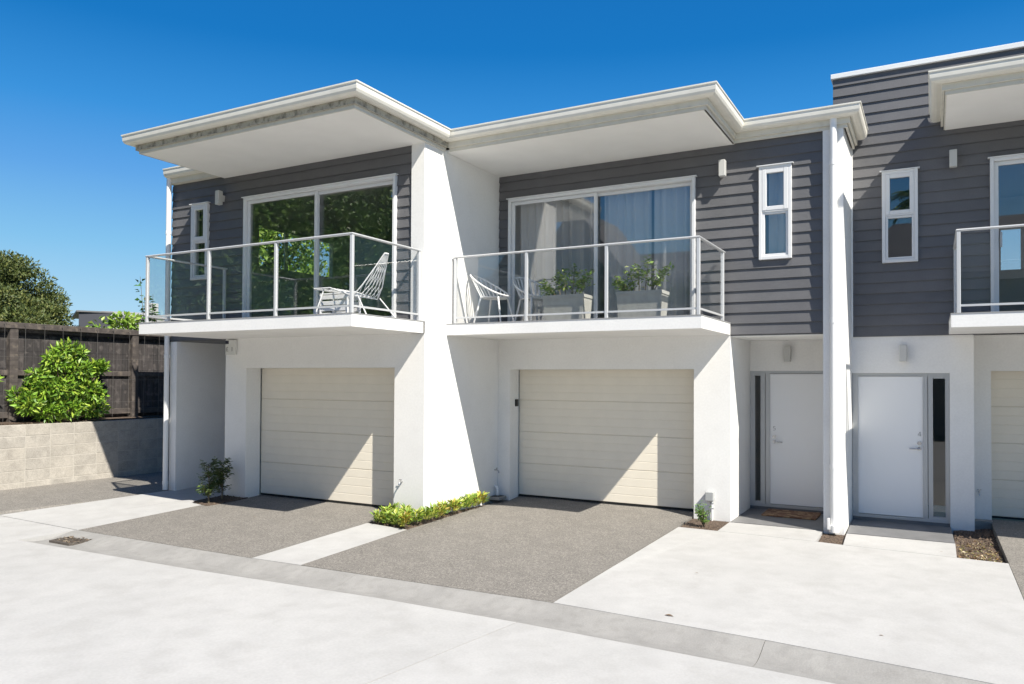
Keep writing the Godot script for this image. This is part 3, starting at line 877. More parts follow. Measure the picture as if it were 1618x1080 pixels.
func build_town_b() -> void:
	var t := thing("townhouse", "dark clad townhouse between the white party wall and the white column with downpipe", "townhouse", v3(-4, 0, -1), "row of townhouses")
	var sl := [-6.066, 2.70, -2.99, 4.87]; var sw := [-2.10, 3.60, -1.67, 4.89]
	var w := MB.new()
	w.box(v3(-6.26, -0.15, -0.30), v3(-6.038, 2.095, 0)); w.box(v3(-3.014, -0.15, -0.30), v3(-2.496, 2.095, 0))
	w.box(v3(-6.26, 2.095, -0.30), v3(-2.496, 2.576, 0))
	w.box(v3(-2.80, -0.15, -1.6), v3(-2.496, 2.576, -0.30))
	wall(w, -2.494, -1.272, -0.1, 2.55, -1.56, -1.32, [[-2.494, -0.2, -1.272, 2.085]])
	part("wall", w, M.white, t)
	part("porch_ceiling", bx(v3(-2.494, 2.55, -1.56), v3(-1.274, 2.60, -0.03)), M.soffit, t)
	var up := MB.new()
	wall(up, -6.26, -1.272, 2.56, 5.30, -0.17, -0.02, [sl, sw])
	var cl := part("cladding", up, M.board, t)
	weatherboards(cl, -6.26, -1.274, 2.578, 5.28, -0.02, [sl, sw])
	small_window(t, -2.10, -1.67, 0)
	slider(t, -6.066, -2.99, 4.87, 0, -4.556, true)
	garage_door(t, -6.038, -3.014, 2.095, -0.32)
	balcony(t, -6.26, -2.496, 0, 1.535)
	balustrade(t, [Vector2(-6.24, 1.385), Vector2(-2.575, 1.385), Vector2(-2.575, 0.06)],
		[Vector2(-6.205, 1.385), Vector2(-5.015, 1.385), Vector2(-3.81, 1.385), Vector2(-2.575, 1.385), Vector2(-2.575, 0.13)])
	part("soffit", bx(v3(-6.26, 5.268, -0.02), v3(-2.44, 5.30, 1.56)), M.soffit, t)
	roof_edge(t, [Vector2(-6.20, 1.615), Vector2(-2.40, 1.615), Vector2(-2.40, 0.085), Vector2(-0.935, 0.085), Vector2(-0.935, -1.04)])
	part("eave_soffit", bx(v3(-2.44, 5.28, -0.02), v3(-0.995, 5.30, 0.025)), M.fascia, t)
	part("roof", roof_box([v3(-6.19, 5.46, 0), v3(-2.415, 5.46, 0), v3(-2.415, 5.46, 1.60), v3(-6.19, 5.46, 1.60)], [v3(-6.25, 5.46, -5.1), v3(-0.95, 5.46, -5.1), v3(-0.95, 5.46, 0.07), v3(-6.25, 5.46, 0.07)]), M.roof_grey, t)
	part("column", bx(v3(-1.272, -0.12, -1.6), v3(-1.02, 5.31, 0.045)), M.white, t)
	downpipe(t, -1.135, 0.098, 0.03, 5.40, 0.045, [4.806, 2.7225, 0.81])
	var foot := MB.new()
	foot.tube([v3(-1.135, -0.04, 0.11), v3(-1.135, 0.05, 0.11)], 0.062, 16)
	foot.box(v3(-1.21, 0.0, 0.045), v3(-1.18, 0.14, 0.17))
	part("downpipe_foot", foot, M.trim, t)
	entry(t, -2.494, -1.275, -2.20, -1.312, -2.42, -2.335, 2.085, -1.33, -2.135, 1.0, "5")
	var rm := MB.new()
	rm.box(v3(-6.26, 2.60, -4.0), v3(-1.272, 2.745, -0.17)); rm.box(v3(-6.26, 5.18, -4.0), v3(-1.272, 5.26, -0.17))
	rm.box(v3(-6.26, 2.60, -4.1), v3(-1.02, 5.3, -4.0)); rm.box(v3(-2.75, 2.745, -4.0), v3(-2.65, 5.2, -0.17)); rm.box(v3(-1.272, 2.6, -4.0), v3(-1.03, 5.3, -1.61))
	rm.box(v3(-2.494, -0.1, -3.6), v3(-1.1, 2.55, -3.5)); rm.box(v3(-2.6, -0.1, -3.6), v3(-2.494, 2.55, -1.6)); rm.box(v3(-1.2, -0.1, -3.6), v3(-1.05, 2.55, -1.6))
	part("room", rm, M.room, t)
	for c in [[-5.98, -4.62, 0.7, "pale pleated curtain drawn behind the pane nearest the white party wall"], [-4.50, -3.72, 1.9, "pale pleated curtain in the middle of the sliding panes behind the planters"], [-3.66, -3.07, 3.1, "pale pleated curtain at the slider edge beside the wall lamp"]]:
		curtain(c[0], c[1], 2.76, 4.82, -0.205, c[2], c[3])
	curtain(-2.0, -1.72, 3.58, 4.85, -0.205, 5.0, "narrow pale curtain inside the small two sash window")

func curtain(x0: float, x1: float, y0: float, y1: float, z: float, ph: float, label: String) -> void:
	var t := thing("curtain", label, "curtain", v3((x0 + x1) / 2, y0, z), "curtains behind the balcony glass")
	var mb := MB.new()
	var n := int((x1 - x0) / 0.02)
	var pr := []
	for i in n + 1:
		var x := lerpf(x0, x1, float(i) / n)
		pr.append(v3(x, 0, z + 0.05 * sin(x * 40.0 + ph + 0.9 * sin(x * 11.0 + ph)) + 0.012 * sin(x * 90.0)))
	for i in n:
		var a: Vector3 = pr[i]; var b: Vector3 = pr[i + 1]
		var n0 := v3(-(pr[i + 1].z - pr[maxi(i - 1, 0)].z), 0, pr[i + 1].x - pr[maxi(i - 1, 0)].x).normalized()
		var n1 := v3(-(pr[mini(i + 2, n)].z - a.z), 0, pr[mini(i + 2, n)].x - a.x).normalized()
		var p := [v3(a.x, y0, a.z), v3(b.x, y0, b.z), v3(b.x, y1, b.z), v3(a.x, y1, a.z)]
		mb.tri3(p[0], p[1], p[2], n0, n1, n1); mb.tri3(p[0], p[2], p[3], n0, n1, n0)
	part("drape", mb, M.curtain, t)
	part("track", bx(v3(x0 - 0.02, y1, z - 0.015), v3(x1 + 0.02, y1 + 0.025, z + 0.015)), M.alu_white, t)

func build_town_c() -> void:
	var t := thing("townhouse", "taller dark clad townhouse with white capped parapet right of the column", "townhouse", v3(1.5, 0, -2), "row of townhouses")
	var P := -1.07
	var sl := [0.68, 2.70, 3.76, 4.91]; var sw := [-0.62, 3.60, -0.17, 4.89]
	var w := MB.new()
	w.box(v3(-1.02, 2.05, -1.35), v3(0.485, 2.566, P - 0.02)); w.box(v3(0.202, -0.15, -1.35), v3(0.485, 2.05, P - 0.02))
	w.box(v3(0.485, -0.15, -1.92), v3(0.71, 2.576, -1.62)); w.box(v3(0.71, 2.085, -1.92), v3(4.6, 2.576, -1.62)); w.box(v3(3.72, -0.15, -1.92), v3(4.6, 2.085, -1.62))
	w.box(v3(0.36, -0.15, -1.92), v3(0.485, 2.576, -1.35))
	part("wall", w, M.white, t)
	part("footing", bx(v3(0.46, -0.15, -1.60), v3(0.715, 0.02, -1.45)), M.kerb, t)
	var up := MB.new()
	wall(up, -1.018, 4.6, 2.566, 5.53, P - 0.17, P - 0.02, [sl, sw])
	up.box(v3(-1.26, 5.53, P - 0.17), v3(4.6, 6.33, P - 0.02)); up.box(v3(-1.26, 5.40, -5.0), v3(-1.11, 6.33, P - 0.17)); up.box(v3(4.45, 2.566, -5.0), v3(4.6, 6.33, P - 0.17))
	var cl := part("cladding", up, M.board, t)
	weatherboards(cl, -1.0, 4.6, 2.568, 5.465, P - 0.02, [sl, sw])
	weatherboards(cl, -1.262, 4.6, 5.4655, 6.335, P - 0.02, [])
	part("corner_trim", bx(v3(-1.019, 2.566, P - 0.02), v3(-1.0, 5.30, P + 0.012)), M.trim, t)
	part("parapet_cap", cb(v3(-1.29, 6.335, P - 0.22), v3(4.65, 6.405, P + 0.035), 0.005), M.trim, t)
	small_window(t, -0.62, -0.17, P)
	slider(t, 0.68, 3.76, 4.91, P, 2.2, true)
	part("door_handle", cb(v3(0.79, 3.72, P - 0.002), v3(0.815, 3.92, P + 0.035), 0.005), M.alu, t)
	garage_door(t, 0.71, 3.72, 2.085, -1.93)
	balcony(t, 0.195, 4.2, P, 0.47)
	part("balcony_beam", bx(v3(0.205, 2.566, -1.62), v3(4.2, 2.62, P - 0.02)), M.white, t)
	balustrade(t, [Vector2(0.275, P + 0.03), Vector2(0.275, 0.39), Vector2(4.12, 0.39)], [Vector2(0.275, P + 0.07), Vector2(0.275, 0.39), Vector2(1.56, 0.39), Vector2(2.84, 0.39), Vector2(4.10, 0.39)])
	part("soffit", bx(v3(0.16, 5.378, P - 0.02), v3(4.2, 5.41, 0.39)), M.soffit, t)
	roof_edge(t, [Vector2(0.11, P + 0.012), Vector2(0.11, 0.45), Vector2(4.3, 0.45)], false, 0.11)
	part("roof", roof_box([v3(0.125, 5.57, P + 0.012), v3(4.3, 5.57, P + 0.012), v3(4.3, 5.57, 0.435), v3(0.125, 5.57, 0.435)], [v3(-1.1, 6.0, -5.0), v3(4.5, 6.0, -5.0), v3(4.5, 6.0, P - 0.18), v3(-1.1, 6.0, P - 0.18)]), M.roof_grey, t)
	entry(t, -1.015, 0.20, -0.945, -0.12, -0.002, 0.148, 2.05, -1.13, -0.165, -1.0, "4")
	# upper room, open to the sky through a back window
	var rm := MB.new()
	rm.box(v3(-1.02, 2.62, -5.0), v3(4.45, 2.745, P - 0.17)); rm.box(v3(-1.02, 5.18, -5.0), v3(4.45, 5.26, P - 0.17)); rm.box(v3(-1.25, 2.60, -5.0), v3(-1.0, 5.4, -1.62))
	wall(rm, -1.2, 4.5, 2.6, 6.3, -5.1, -5.0, [[1.06, 3.90, 1.36, 4.62], [1.42, 3.90, 2.3, 4.62]])
	rm.box(v3(0.25, 2.745, -4.0), v3(0.33, 5.2, P - 0.17))
	rm.box(v3(-1.1, -0.1, -3.6), v3(0.5, 2.55, -3.5)); rm.box(v3(0.36, -0.1, -3.6), v3(0.46, 2.55, -1.92)); rm.box(v3(-1.05, -0.1, -3.6), v3(-1.02, 2.55, -1.6))
	part("room", rm, M.room, t)

# ------------------------------------------------------------ left boundary
func build_wall_and_fence() -> void:
	struct("terrain", sheet_of([v3(-14.08, 1.10, 40), v3(-14.08, 1.10, -60), v3(-120, 1.4, -60), v3(-120, 1.4, 40)], 1.4), M.ground)
	var t := thing("retaining_wall", "tan concrete block retaining wall below the dark timber fence", "retaining wall", v3(-14, 0, 2))
	var core := part("mortar", bx(v3(-14.08, -0.2, -8), v3(-13.9025, 1.095, 14)), M.mortar, t)
	var z := 3.70 - 0.4345 * 26
	var col := 0
	while z < 13.5:
		for c in 6:
			var y0 := -0.10 + 0.2 * c; var y1 := y0 + 0.2
			if y1 > 1.1: y1 = 1.105
			var j := rng.randf_range(-0.002, 0.003)
			part("block", cb(v3(-14.05, y0 + 0.004, z + 0.0045), v3(-13.90 + j, y1 - 0.004, z + 0.430), 0.004), M["block%d" % (rng.randi() % 4)], core)
		z += 0.4345
		col += 1
	var mulch := MB.new()
	mulch.sheet([v3(-14.08, 1.12, 13), v3(-14.08, 1.12, -8), v3(-14.6, 1.14, -8), v3(-14.6, 1.14, 13)], 0.05)
	for i in 1500:
		var p := v3(rng.randf_range(-14.5, -13.93), 1.11, rng.randf_range(-1.5, 6.0))
		var d := v3(rng.randfn(), rng.randf_range(0, 0.6), rng.randfn()).normalized()
		var s := d.cross(Vector3.UP).normalized() * rng.randf_range(0.004, 0.01)
		var l := rng.randf_range(0.02, 0.05)
		mulch.tri(p - s, p + s, p + d * l + v3(0, 0.008, 0), Vector3.UP)
	struct("garden_bed", mulch, M.soil)
	# fence
	var f := thing("timber_fence", "weathered dark timber paling fence with training wires on the block wall", "fence", v3(-14.4, 1.1, 1))
	for zp in [-3.85, -1.48, 0.895, 3.26, 5.62, 7.98]:
		part("post", cb(v3(-14.42, 1.0, zp - 0.07), v3(-14.30, 2.86, zp + 0.07), 0.006), M.rail, f)
	part("top_rail", cb(v3(-14.43, 2.79, -4.2), v3(-14.285, 2.90, 8.4), 0.008), M.rail, f)
	part("top_board", bx(v3(-14.40, 2.735, -4.2), v3(-14.365, 2.79, 8.4)), M.rail, f)
	part("middle_rail", cb(v3(-14.42, 1.955, -4.2), v3(-14.375, 2.055, 8.4), 0.006), M.rail, f)
	part("bottom_rail", cb(v3(-14.42, 1.20, -4.2), v3(-14.345, 1.31, 8.4), 0.006), M.rail, f)
	z = -4.2
	while z < 8.3:
		var wd := rng.randf_range(0.135, 0.155)
		var y1 := 2.68 + rng.randf_range(-0.018, 0.018)
		part("paling", bx(v3(-14.46 + rng.randf_range(-0.006, 0.006), 1.16, z + 0.003), v3(-14.425, y1, z + wd - 0.003)), M["paling%d" % (rng.randi() % 3)], f)
		z += wd
	part("backing_board", bx(v3(-14.49, 1.1, -4.2), v3(-14.47, 2.80, 8.4)), M.paling2, f)
	var k := 0
	for zw in [-0.29, 0.05, 0.39, 0.73, 1.07, 1.41, 1.747, 2.079, 2.423, 2.759, 3.10, 3.45, 3.8, 4.15]:
		part("wire", tb([v3(-14.25, 2.87 - 0.0, zw), v3(-14.25, 1.12, zw + 0.01)], 0.0024, 5), M.wire, f)
		part("wire_hook", tb([v3(-14.29, 2.85, zw), v3(-14.245, 2.86, zw)], 0.006, 5), M.wire, f)
	for yw in [1.45, 1.9, 2.3, 2.62]:
		part("wire", tb([v3(-14.25, yw, -1.2), v3(-14.25, yw - 0.01, 4.6)], 0.0016, 5), M.wire, f)

# ------------------------------------------------------------ beyond the fence
func tree(called: String, label: String, category: String, at: Vector3, h: float, blobs: Array, count: int, ln: float, wd: float, cols: Array, mat: Material, shell := 0.55) -> void:
	var t := thing(called, label, category, at)
	var tr := MB.new()
	tr.tube([at + v3(0, -0.3, 0), at + v3(0.1, h * 0.3, 0.05), at + v3(0, h * 0.6, 0), at + v3(0.05, h * 0.88, 0)], [h * 0.045, h * 0.036, h * 0.024, h * 0.008], 10)
	for b in blobs:
		var p: Vector3 = b[0]
		var q := v3(at.x, at.y + clampf((p.y - at.y) * 0.62, h * 0.15, h * 0.8), at.z)
		tr.tube([q, q.lerp(p, 0.55) + v3(0, -0.05 * h, 0) * 0.3, p], [h * 0.014, h * 0.009, h * 0.004], 6)
	part("trunk", tr, M.bark, t)
	var c := MB.new()
	leaf_cloud(c, blobs, count, ln, wd, cols, shell)
	part("crown", c, mat, t)

func build_beyond() -> void:
	# broad conifer at the far left: clumps along a slanting outline
	var blobs := []
	var c := v3(-29.05, 1.3, -2.8)
	for i in 185:
		var a := rng.randf() * TAU
		var hh := rng.randf()
		var rad := (3.9 * (1.0 - hh * 0.62)) * sqrt(rng.randf())
		var p := c + v3(cos(a) * rad * 1.15, 0.9 + hh * 3.75, sin(a) * rad * 1.2)
		var s := rng.randf_range(0.45, 0.8)
		blobs.append([p, v3(s * 1.2, s * 0.75, s * 1.2)])
	tree("conifer_tree", "broad olive green conifer beyond the timber fence", "tree", c, 5.2, blobs, 150000, 0.13, 0.06, [Color(0.095, 0.12, 0.03), Color(0.075, 0.105, 0.026), Color(0.135, 0.15, 0.04), Color(0.05, 0.075, 0.022)], M.needle, 0.2)
	var gb := []
	var ga := v3(-15.6, 1.2, -3.9)
	for i in 40:
		var a := rng.randf() * TAU
		var s := rng.randf_range(0.4, 0.7)
		gb.append([ga + v3(cos(a) * 1.3 * sqrt(rng.randf()), rng.randf_range(1.2, 5.7), sin(a) * 1.9 * sqrt(rng.randf())), v3(s, s * 0.8, s)])
	tree("garden_tree", "bright green garden tree seen through the left townhouse's side window", "tree", ga, 5.2, gb, 13000, 0.16, 0.09, [Color(0.20, 0.34, 0.05), Color(0.15, 0.27, 0.04), Color(0.26, 0.38, 0.07)], M.leaf, 0.4)
	# leafy climber tops above the fence
	for d in [[v3(-14.75, 1.2, 1.40), 1.78, 0.15, 70, "pale green leafy climber poking just above the fence rail"], [v3(-14.75, 1.2, 0.83), 1.93, 0.30, 260, "broad pale green climber crowning the fence beside the balcony"]]:
		var at: Vector3 = d[0]
		var t := thing("climber_plant", d[4], "plant", at)
		var st := MB.new()
		for k in 5:
			st.tube([at + v3(0.03 * k - 0.06, 0, 0.03 * k - 0.06), at + v3(rng.randf_range(-0.1, 0.1), d[1] * 0.6, rng.randf_range(-0.2, 0.2) * d[2] * 3), at + v3(rng.randf_range(-0.1, 0.1), d[1], rng.randf_range(-1, 1) * d[2])], 0.008, 5)
		part("stem", st, M.twig, t)
		var l := MB.new()
		leaf_cloud(l, [[at + v3(0, d[1] - 0.02, 0), v3(0.22, 0.14, d[2])], [at + v3(0, d[1] - 0.22, 0.02), v3(0.25, 0.2, d[2] * 1.1)]], d[3], 0.13, 0.085, [Color(0.22, 0.34, 0.05), Color(0.17, 0.29, 0.04), Color(0.28, 0.38, 0.08)], 0.5)
		part("foliage", l, M.leaf, t)
	var at := v3(-14.95, 1.2, 0.02)
	var s := thing("tall_shrub", "tall green leafy stems behind the fence seen through the balcony glass", "shrub", at)
	var st := MB.new()
	var l := MB.new()
	for q in [[0.27, 2.92, 26], [0.22, 2.5, 34], [0.05, 2.55, 40], [-0.12, 2.25, 46], [0.12, 2.1, 46], [-0.25, 1.9, 40]]:
		var tip := at + v3(rng.randf_range(-0.15, 0.1), q[1], q[0])
		st.tube([at, at.lerp(tip, 0.5) + v3(0.03, 0, 0.04), tip], [0.012, 0.009, 0.004], 5)
		for k in q[2]:
			var p: Vector3 = at.lerp(tip, rng.randf_range(0.55, 1.0)) + v3(rng.randfn(), rng.randfn() * 0.4, rng.randfn()) * 0.05
			blade(l, p, v3(rng.randfn(), rng.randf_range(-0.2, 0.7), rng.randfn()).normalized(), rng.randf_range(0.09, 0.17), rng.randf_range(0.06, 0.09), [Color(0.06, 0.16, 0.03), Color(0.09, 0.21, 0.04), Color(0.05, 0.12, 0.03)][rng.randi() % 3], Vector3.UP)
	part("stem", st, M.twig, s)
	part("foliage", l, M.leaf, s)
	# houses far behind
	var h := thing("distant_house", "dark flat roofed house with one pale window far beyond the fence", "house", v3(-36, 1.3, -12), "houses beyond the fence")
	part("wall", oriented(v3(-35.74, 1.3, -11.14), v3(-35.01, 1.3, -12.27), 3.76, 5.0), M.house_dark, h)
	part("roof", oriented(v3(-35.70, 5.06, -11.0), v3(-34.95, 5.06, -12.36), 0.07, 5.2), M.roof_grey, h)
	var dir := (v3(-35.01, 0, -12.27) - v3(-35.74, 0, -11.14)).normalized()
	var o := v3(-35.74, 0, -11.14) + v3(-dir.z, 0, dir.x) * -0.04
	var wf := oriented(o + dir * 0.36 + v3(0, 4.52, 0), o + dir * 0.88 + v3(0, 4.52, 0), 0.32, 0.05)
	var win := part("window", wf, M.house_pale, h)
	part("pane", oriented(o + v3(-dir.z, 0, dir.x) * -0.012 + dir * 0.40 + v3(0, 4.55, 0), o + v3(-dir.z, 0, dir.x) * -0.012 + dir * 0.70 + v3(0, 4.55, 0), 0.26, 0.02), M.blue_glass, win)
	h = thing("distant_house", "low grey house with pale corner trim far beyond the fence", "house", v3(-35, 1.3, -14), "houses beyond the fence")
	part("wall", oriented(v3(-34.93, 1.3, -12.45), v3(-33.6, 1.3, -14.6), 3.55, 5.0), M.house_grey, h)
	part("corner_trim", oriented(v3(-34.97, 1.3, -12.36), v3(-34.90, 1.3, -12.46), 3.65, 0.2), M.house_pale, h)
	part("roof", oriented(v3(-34.98, 4.85, -12.3), v3(-33.5, 4.85, -14.7), 0.09, 5.3), M.roof_grey, h)
	h = thing("distant_house", "pale roofed house peeping over the grey one far beyond the fence", "house", v3(-41, 1.3, -17), "houses beyond the fence")
	part("wall", oriented(v3(-40.6, 1.3, -14.8), v3(-38.7, 1.3, -17.8), 4.0, 5.0), M.house_pale, h)
	var rf := MB.new()
	var d2 := (v3(-38.7, 0, -17.8) - v3(-40.6, 0, -14.8)).normalized()
	var nb := v3(d2.z, 0, -d2.x)
	if nb.dot(v3(-1, 0, 0)) < 0: nb = -nb
	var a0 := v3(-40.7, 5.3, -14.6); var a1 := v3(-38.6, 5.3, -18.0)
	rf.hexa([a0, a1, a1 + nb * 5, a0 + nb * 5, a0 + nb * 2.4 + d2 * 0.8 + v3(0, 0.5, 0), a1 + nb * 2.4 - d2 * 0.8 + v3(0, 0.5, 0), a1 + nb * 2.6 - d2 * 0.8 + v3(0, 0.5, 0), a0 + nb * 2.6 + d2 * 0.8 + v3(0, 0.5, 0)])
	part("roof", rf, M.house_grey, h)
	part("chimney", bx(v3(-39.6, 5.3, -17.9), v3(-39.1, 6.2, -17.4)), M.house_pale, h)

# a slab standing on the line a-b, rising hgt, running back from the camera by depth
func oriented(a: Vector3, b: Vector3, hgt: float, depth: float) -> MB:
	var d := (b - a).normalized()
	var n := v3(d.z, 0, -d.x)
	if n.dot(a - v3(0, a.y, 10.93)) < 0: n = -n
	var mb := MB.new()
	var u := v3(0, hgt, 0)
	mb.hexa([a, b, b + n * depth, a + n * depth, a + u, b + u, b + n * depth + u, a + n * depth + u])
	return mb

# ------------------------------------------------------------ across the road: what the glass mirrors
func build_across_road() -> void:
	var cols := [Color(0.10, 0.20, 0.035), Color(0.14, 0.25, 0.05), Color(0.07, 0.15, 0.03), Color(0.18, 0.29, 0.06)]
	var k := 0
	for d in [[v3(-19.5, 1.3, 14.5), 10.5, 5.0], [v3(-24.5, 1.3, 10.0), 9.0, 4.0], [v3(-26.0, 1.3, 19.0), 12.0, 5.0], [v3(-17.2, 1.2, 8.6), 6.5, 2.3], [v3(-17.6, 1.2, 12.2), 7.5, 2.6]]:
		var blobs := []
		var at: Vector3 = d[0]
		for i in 70:
			var a := rng.randf() * TAU
			var hh := rng.randf()
			var rad: float = d[2] * sin(clampf(hh * 0.85 + 0.15, 0, 1) * PI) * sqrt(rng.randf())
			var s := rng.randf_range(0.8, 1.4)
			blobs.append([at + v3(cos(a) * rad, d[1] * (0.12 + hh * 0.86), sin(a) * rad), v3(s, s * 0.7, s)])
		tree("broadleaf_tree", ["spreading green broadleaf tree across the lane mirrored in the balcony glass", "shorter green broadleaf tree behind the timber fence mirrored in the glass", "tall green broadleaf tree at the back mirrored in the glass", "small round green tree just behind the fence mirrored in the glass", "medium round green tree behind the fence mirrored in the glass"][k], "tree", at, d[1], blobs, 34000 if d[1] > 8 else 26000, 0.26 if d[1] > 8 else 0.17, 0.14 if d[1] > 8 else 0.09, cols, M.leaf, 0.5)
		k += 1
	var h := thing("gabled_house", "pale gabled house across the road mirrored in the glass", "house", v3(-11, 0, 25))
	part("wall", bx(v3(-18, -0.3, 22), v3(-5, 6.0, 30)), M.weatherboard_pale, h)
	var g := MB.new()
	g.hexa([v3(-18.4, 6.0, 21.6), v3(-4.6, 6.0, 21.6), v3(-4.6, 6.0, 30.4), v3(-18.4, 6.0, 30.4), v3(-18.4, 8.3, 25.98), v3(-7.5, 8.3, 25.98), v3(-7.5, 8.3, 26.02), v3(-18.4, 8.3, 26.02)])
	part("roof", g, M.roof_grey, h)
	var gb := MB.new()
	gb.hexa([v3(-17.2, 6.0, 20.6), v3(-11.2, 6.0, 20.6), v3(-11.2, 6.0, 26), v3(-17.2, 6.0, 26), v3(-14.22, 9.8, 20.6), v3(-14.18, 9.8, 20.6), v3(-14.18, 9.8, 26), v3(-14.22, 9.8, 26)])
	part("gable_roof", gb, M.roof_grey, h)
	part("gable_wall", bx(v3(-16.8, -0.3, 21.1), v3(-11.6, 6.0, 21.98)), M.weatherboard_pale, h)
	var wn := part("window", bx(v3(-15.2, 3.6, 21.05), v3(-13.2, 5.2, 21.1)), M.house_pale, h)
	part("pane", bx(v3(-15.1, 3.7, 21.02), v3(-13.3, 5.1, 21.048)), M.black, wn)
	h = thing("hipped_house", "grey roofed house across the road beside the palm", "house", v3(0, 0, 25))
	part("wall", bx(v3(-4, -0.3, 23), v3(7, 6.0, 31)), M.weatherboard_pale, h)
	g = MB.new()
	g.hexa([v3(-4.4, 6.0, 22.6), v3(7.4, 6.0, 22.6), v3(7.4, 6.0, 31.4), v3(-4.4, 6.0, 31.4), v3(-1.6, 9.3, 26.9), v3(4, 9.3, 26.9), v3(4, 9.3, 27.1), v3(-1.6, 9.3, 27.1)])
	part("roof", g, M.roof_grey, h)
	# palm
	var at := v3(-0.45, 0, 20.8)
	var p := thing("palm_tree", "tall palm across the road mirrored in the small window", "palm", at)
	part("trunk", tb([at + v3(0, -0.3, 0), at + v3(0.1, 4, 0), at + v3(0.05, 9.1, 0)], [0.24, 0.17, 0.15], 10), M.bark, p)
	var l := MB.new()
	for i in 26:
		var a := i * 2.4
		var el := rng.randf_range(-0.3, 1.0)
		var b := at + v3(0.05, 9.1, 0)
		var prev := b
		var d := v3(cos(a) * cos(el), sin(el), sin(a) * cos(el))
		for sgm in 9:
			d = (d + v3(0, -0.13, 0)).normalized()
			var nx := prev + d * 0.13
			for sd in [-1, 1]:
				var sv: Vector3 = d.cross(Vector3.UP).normalized() * sd
				blade(l, nx, (sv + d * 0.6 + v3(0, -0.3, 0)).normalized(), 0.36, 0.06, cols[rng.randi() % 4], Vector3.UP)
				blade(l, nx - d * 0.1, (sv + d * 0.6 + v3(0, -0.3, 0)).normalized(), 0.36, 0.06, cols[rng.randi() % 4], Vector3.UP)
			prev = nx
	part("crown", l, M.leaf, p)

# ------------------------------------------------------------ on the balconies
func slat_chair(at: Vector3, turn: float, label: String) -> void:
	var t := thing("balcony_chair", label, "chair", at, "white slatted balcony chairs")
	var B := Basis(Vector3.UP, turn)
	# facing +x in its own frame: rim rises at the back
	var rim := []
	var low := []
	for k in 25:
		var a := TAU * k / 24.0
		var back := 0.5 - 0.5 * cos(a)          # 1 at the back (-x)
		rim.append(at + B * v3(0.27 * cos(a) - 0.02 - 0.08 * pow(back, 2.0), 0.44 + 0.36 * pow(back, 1.25), 0.28 * sin(a)))
		low.append(at + B * v3(0.20 * cos(a) + 0.02, 0.42, 0.20 * sin(a)))
	var r := MB.new(); r.tube(rim, 0.014, 8, false); part("rim", r, M.plastic, t)
	var s := MB.new(); s.tube(low, 0.012, 8, false)
	for k in 24:
		s.tri(at + B * v3(0.02, 0.425, 0), low[k], low[k + 1], Vector3.UP)
		s.tri(at + B * v3(0.02, 0.412, 0), low[k], low[k + 1], Vector3.DOWN)
	part("seat", s, M.plastic, t)
	for k in range(3, 22):
		var p: Vector3 = low[k]; var q: Vector3 = rim[k]
		var sd: Vector3 = (rim[k + 1] - rim[k - 1]).normalized()
		var o := (q - at - B * v3(0, 0.5, 0)); o.y = 0; o = o.normalized()
		var mb := MB.new()
		mb.hexa([p - sd * 0.007, p + sd * 0.007, p + sd * 0.007 + o * 0.008, p - sd * 0.007 + o * 0.008, q - sd * 0.014, q + sd * 0.014, q + sd * 0.014 + o * 0.008, q - sd * 0.014 + o * 0.008])
		part("slat", mb, M.plastic, t)
	for q in [[1, 1], [1, -1], [-1, 1], [-1, -1]]:
		part("leg", tb([at + B * v3(0.15 * q[0] + 0.02, 0.42, 0.15 * q[1]), at + B * v3(0.24 * q[0] + 0.02, 0.002, 0.22 * q[1])], [0.017, 0.012], 8), M.plastic, t)

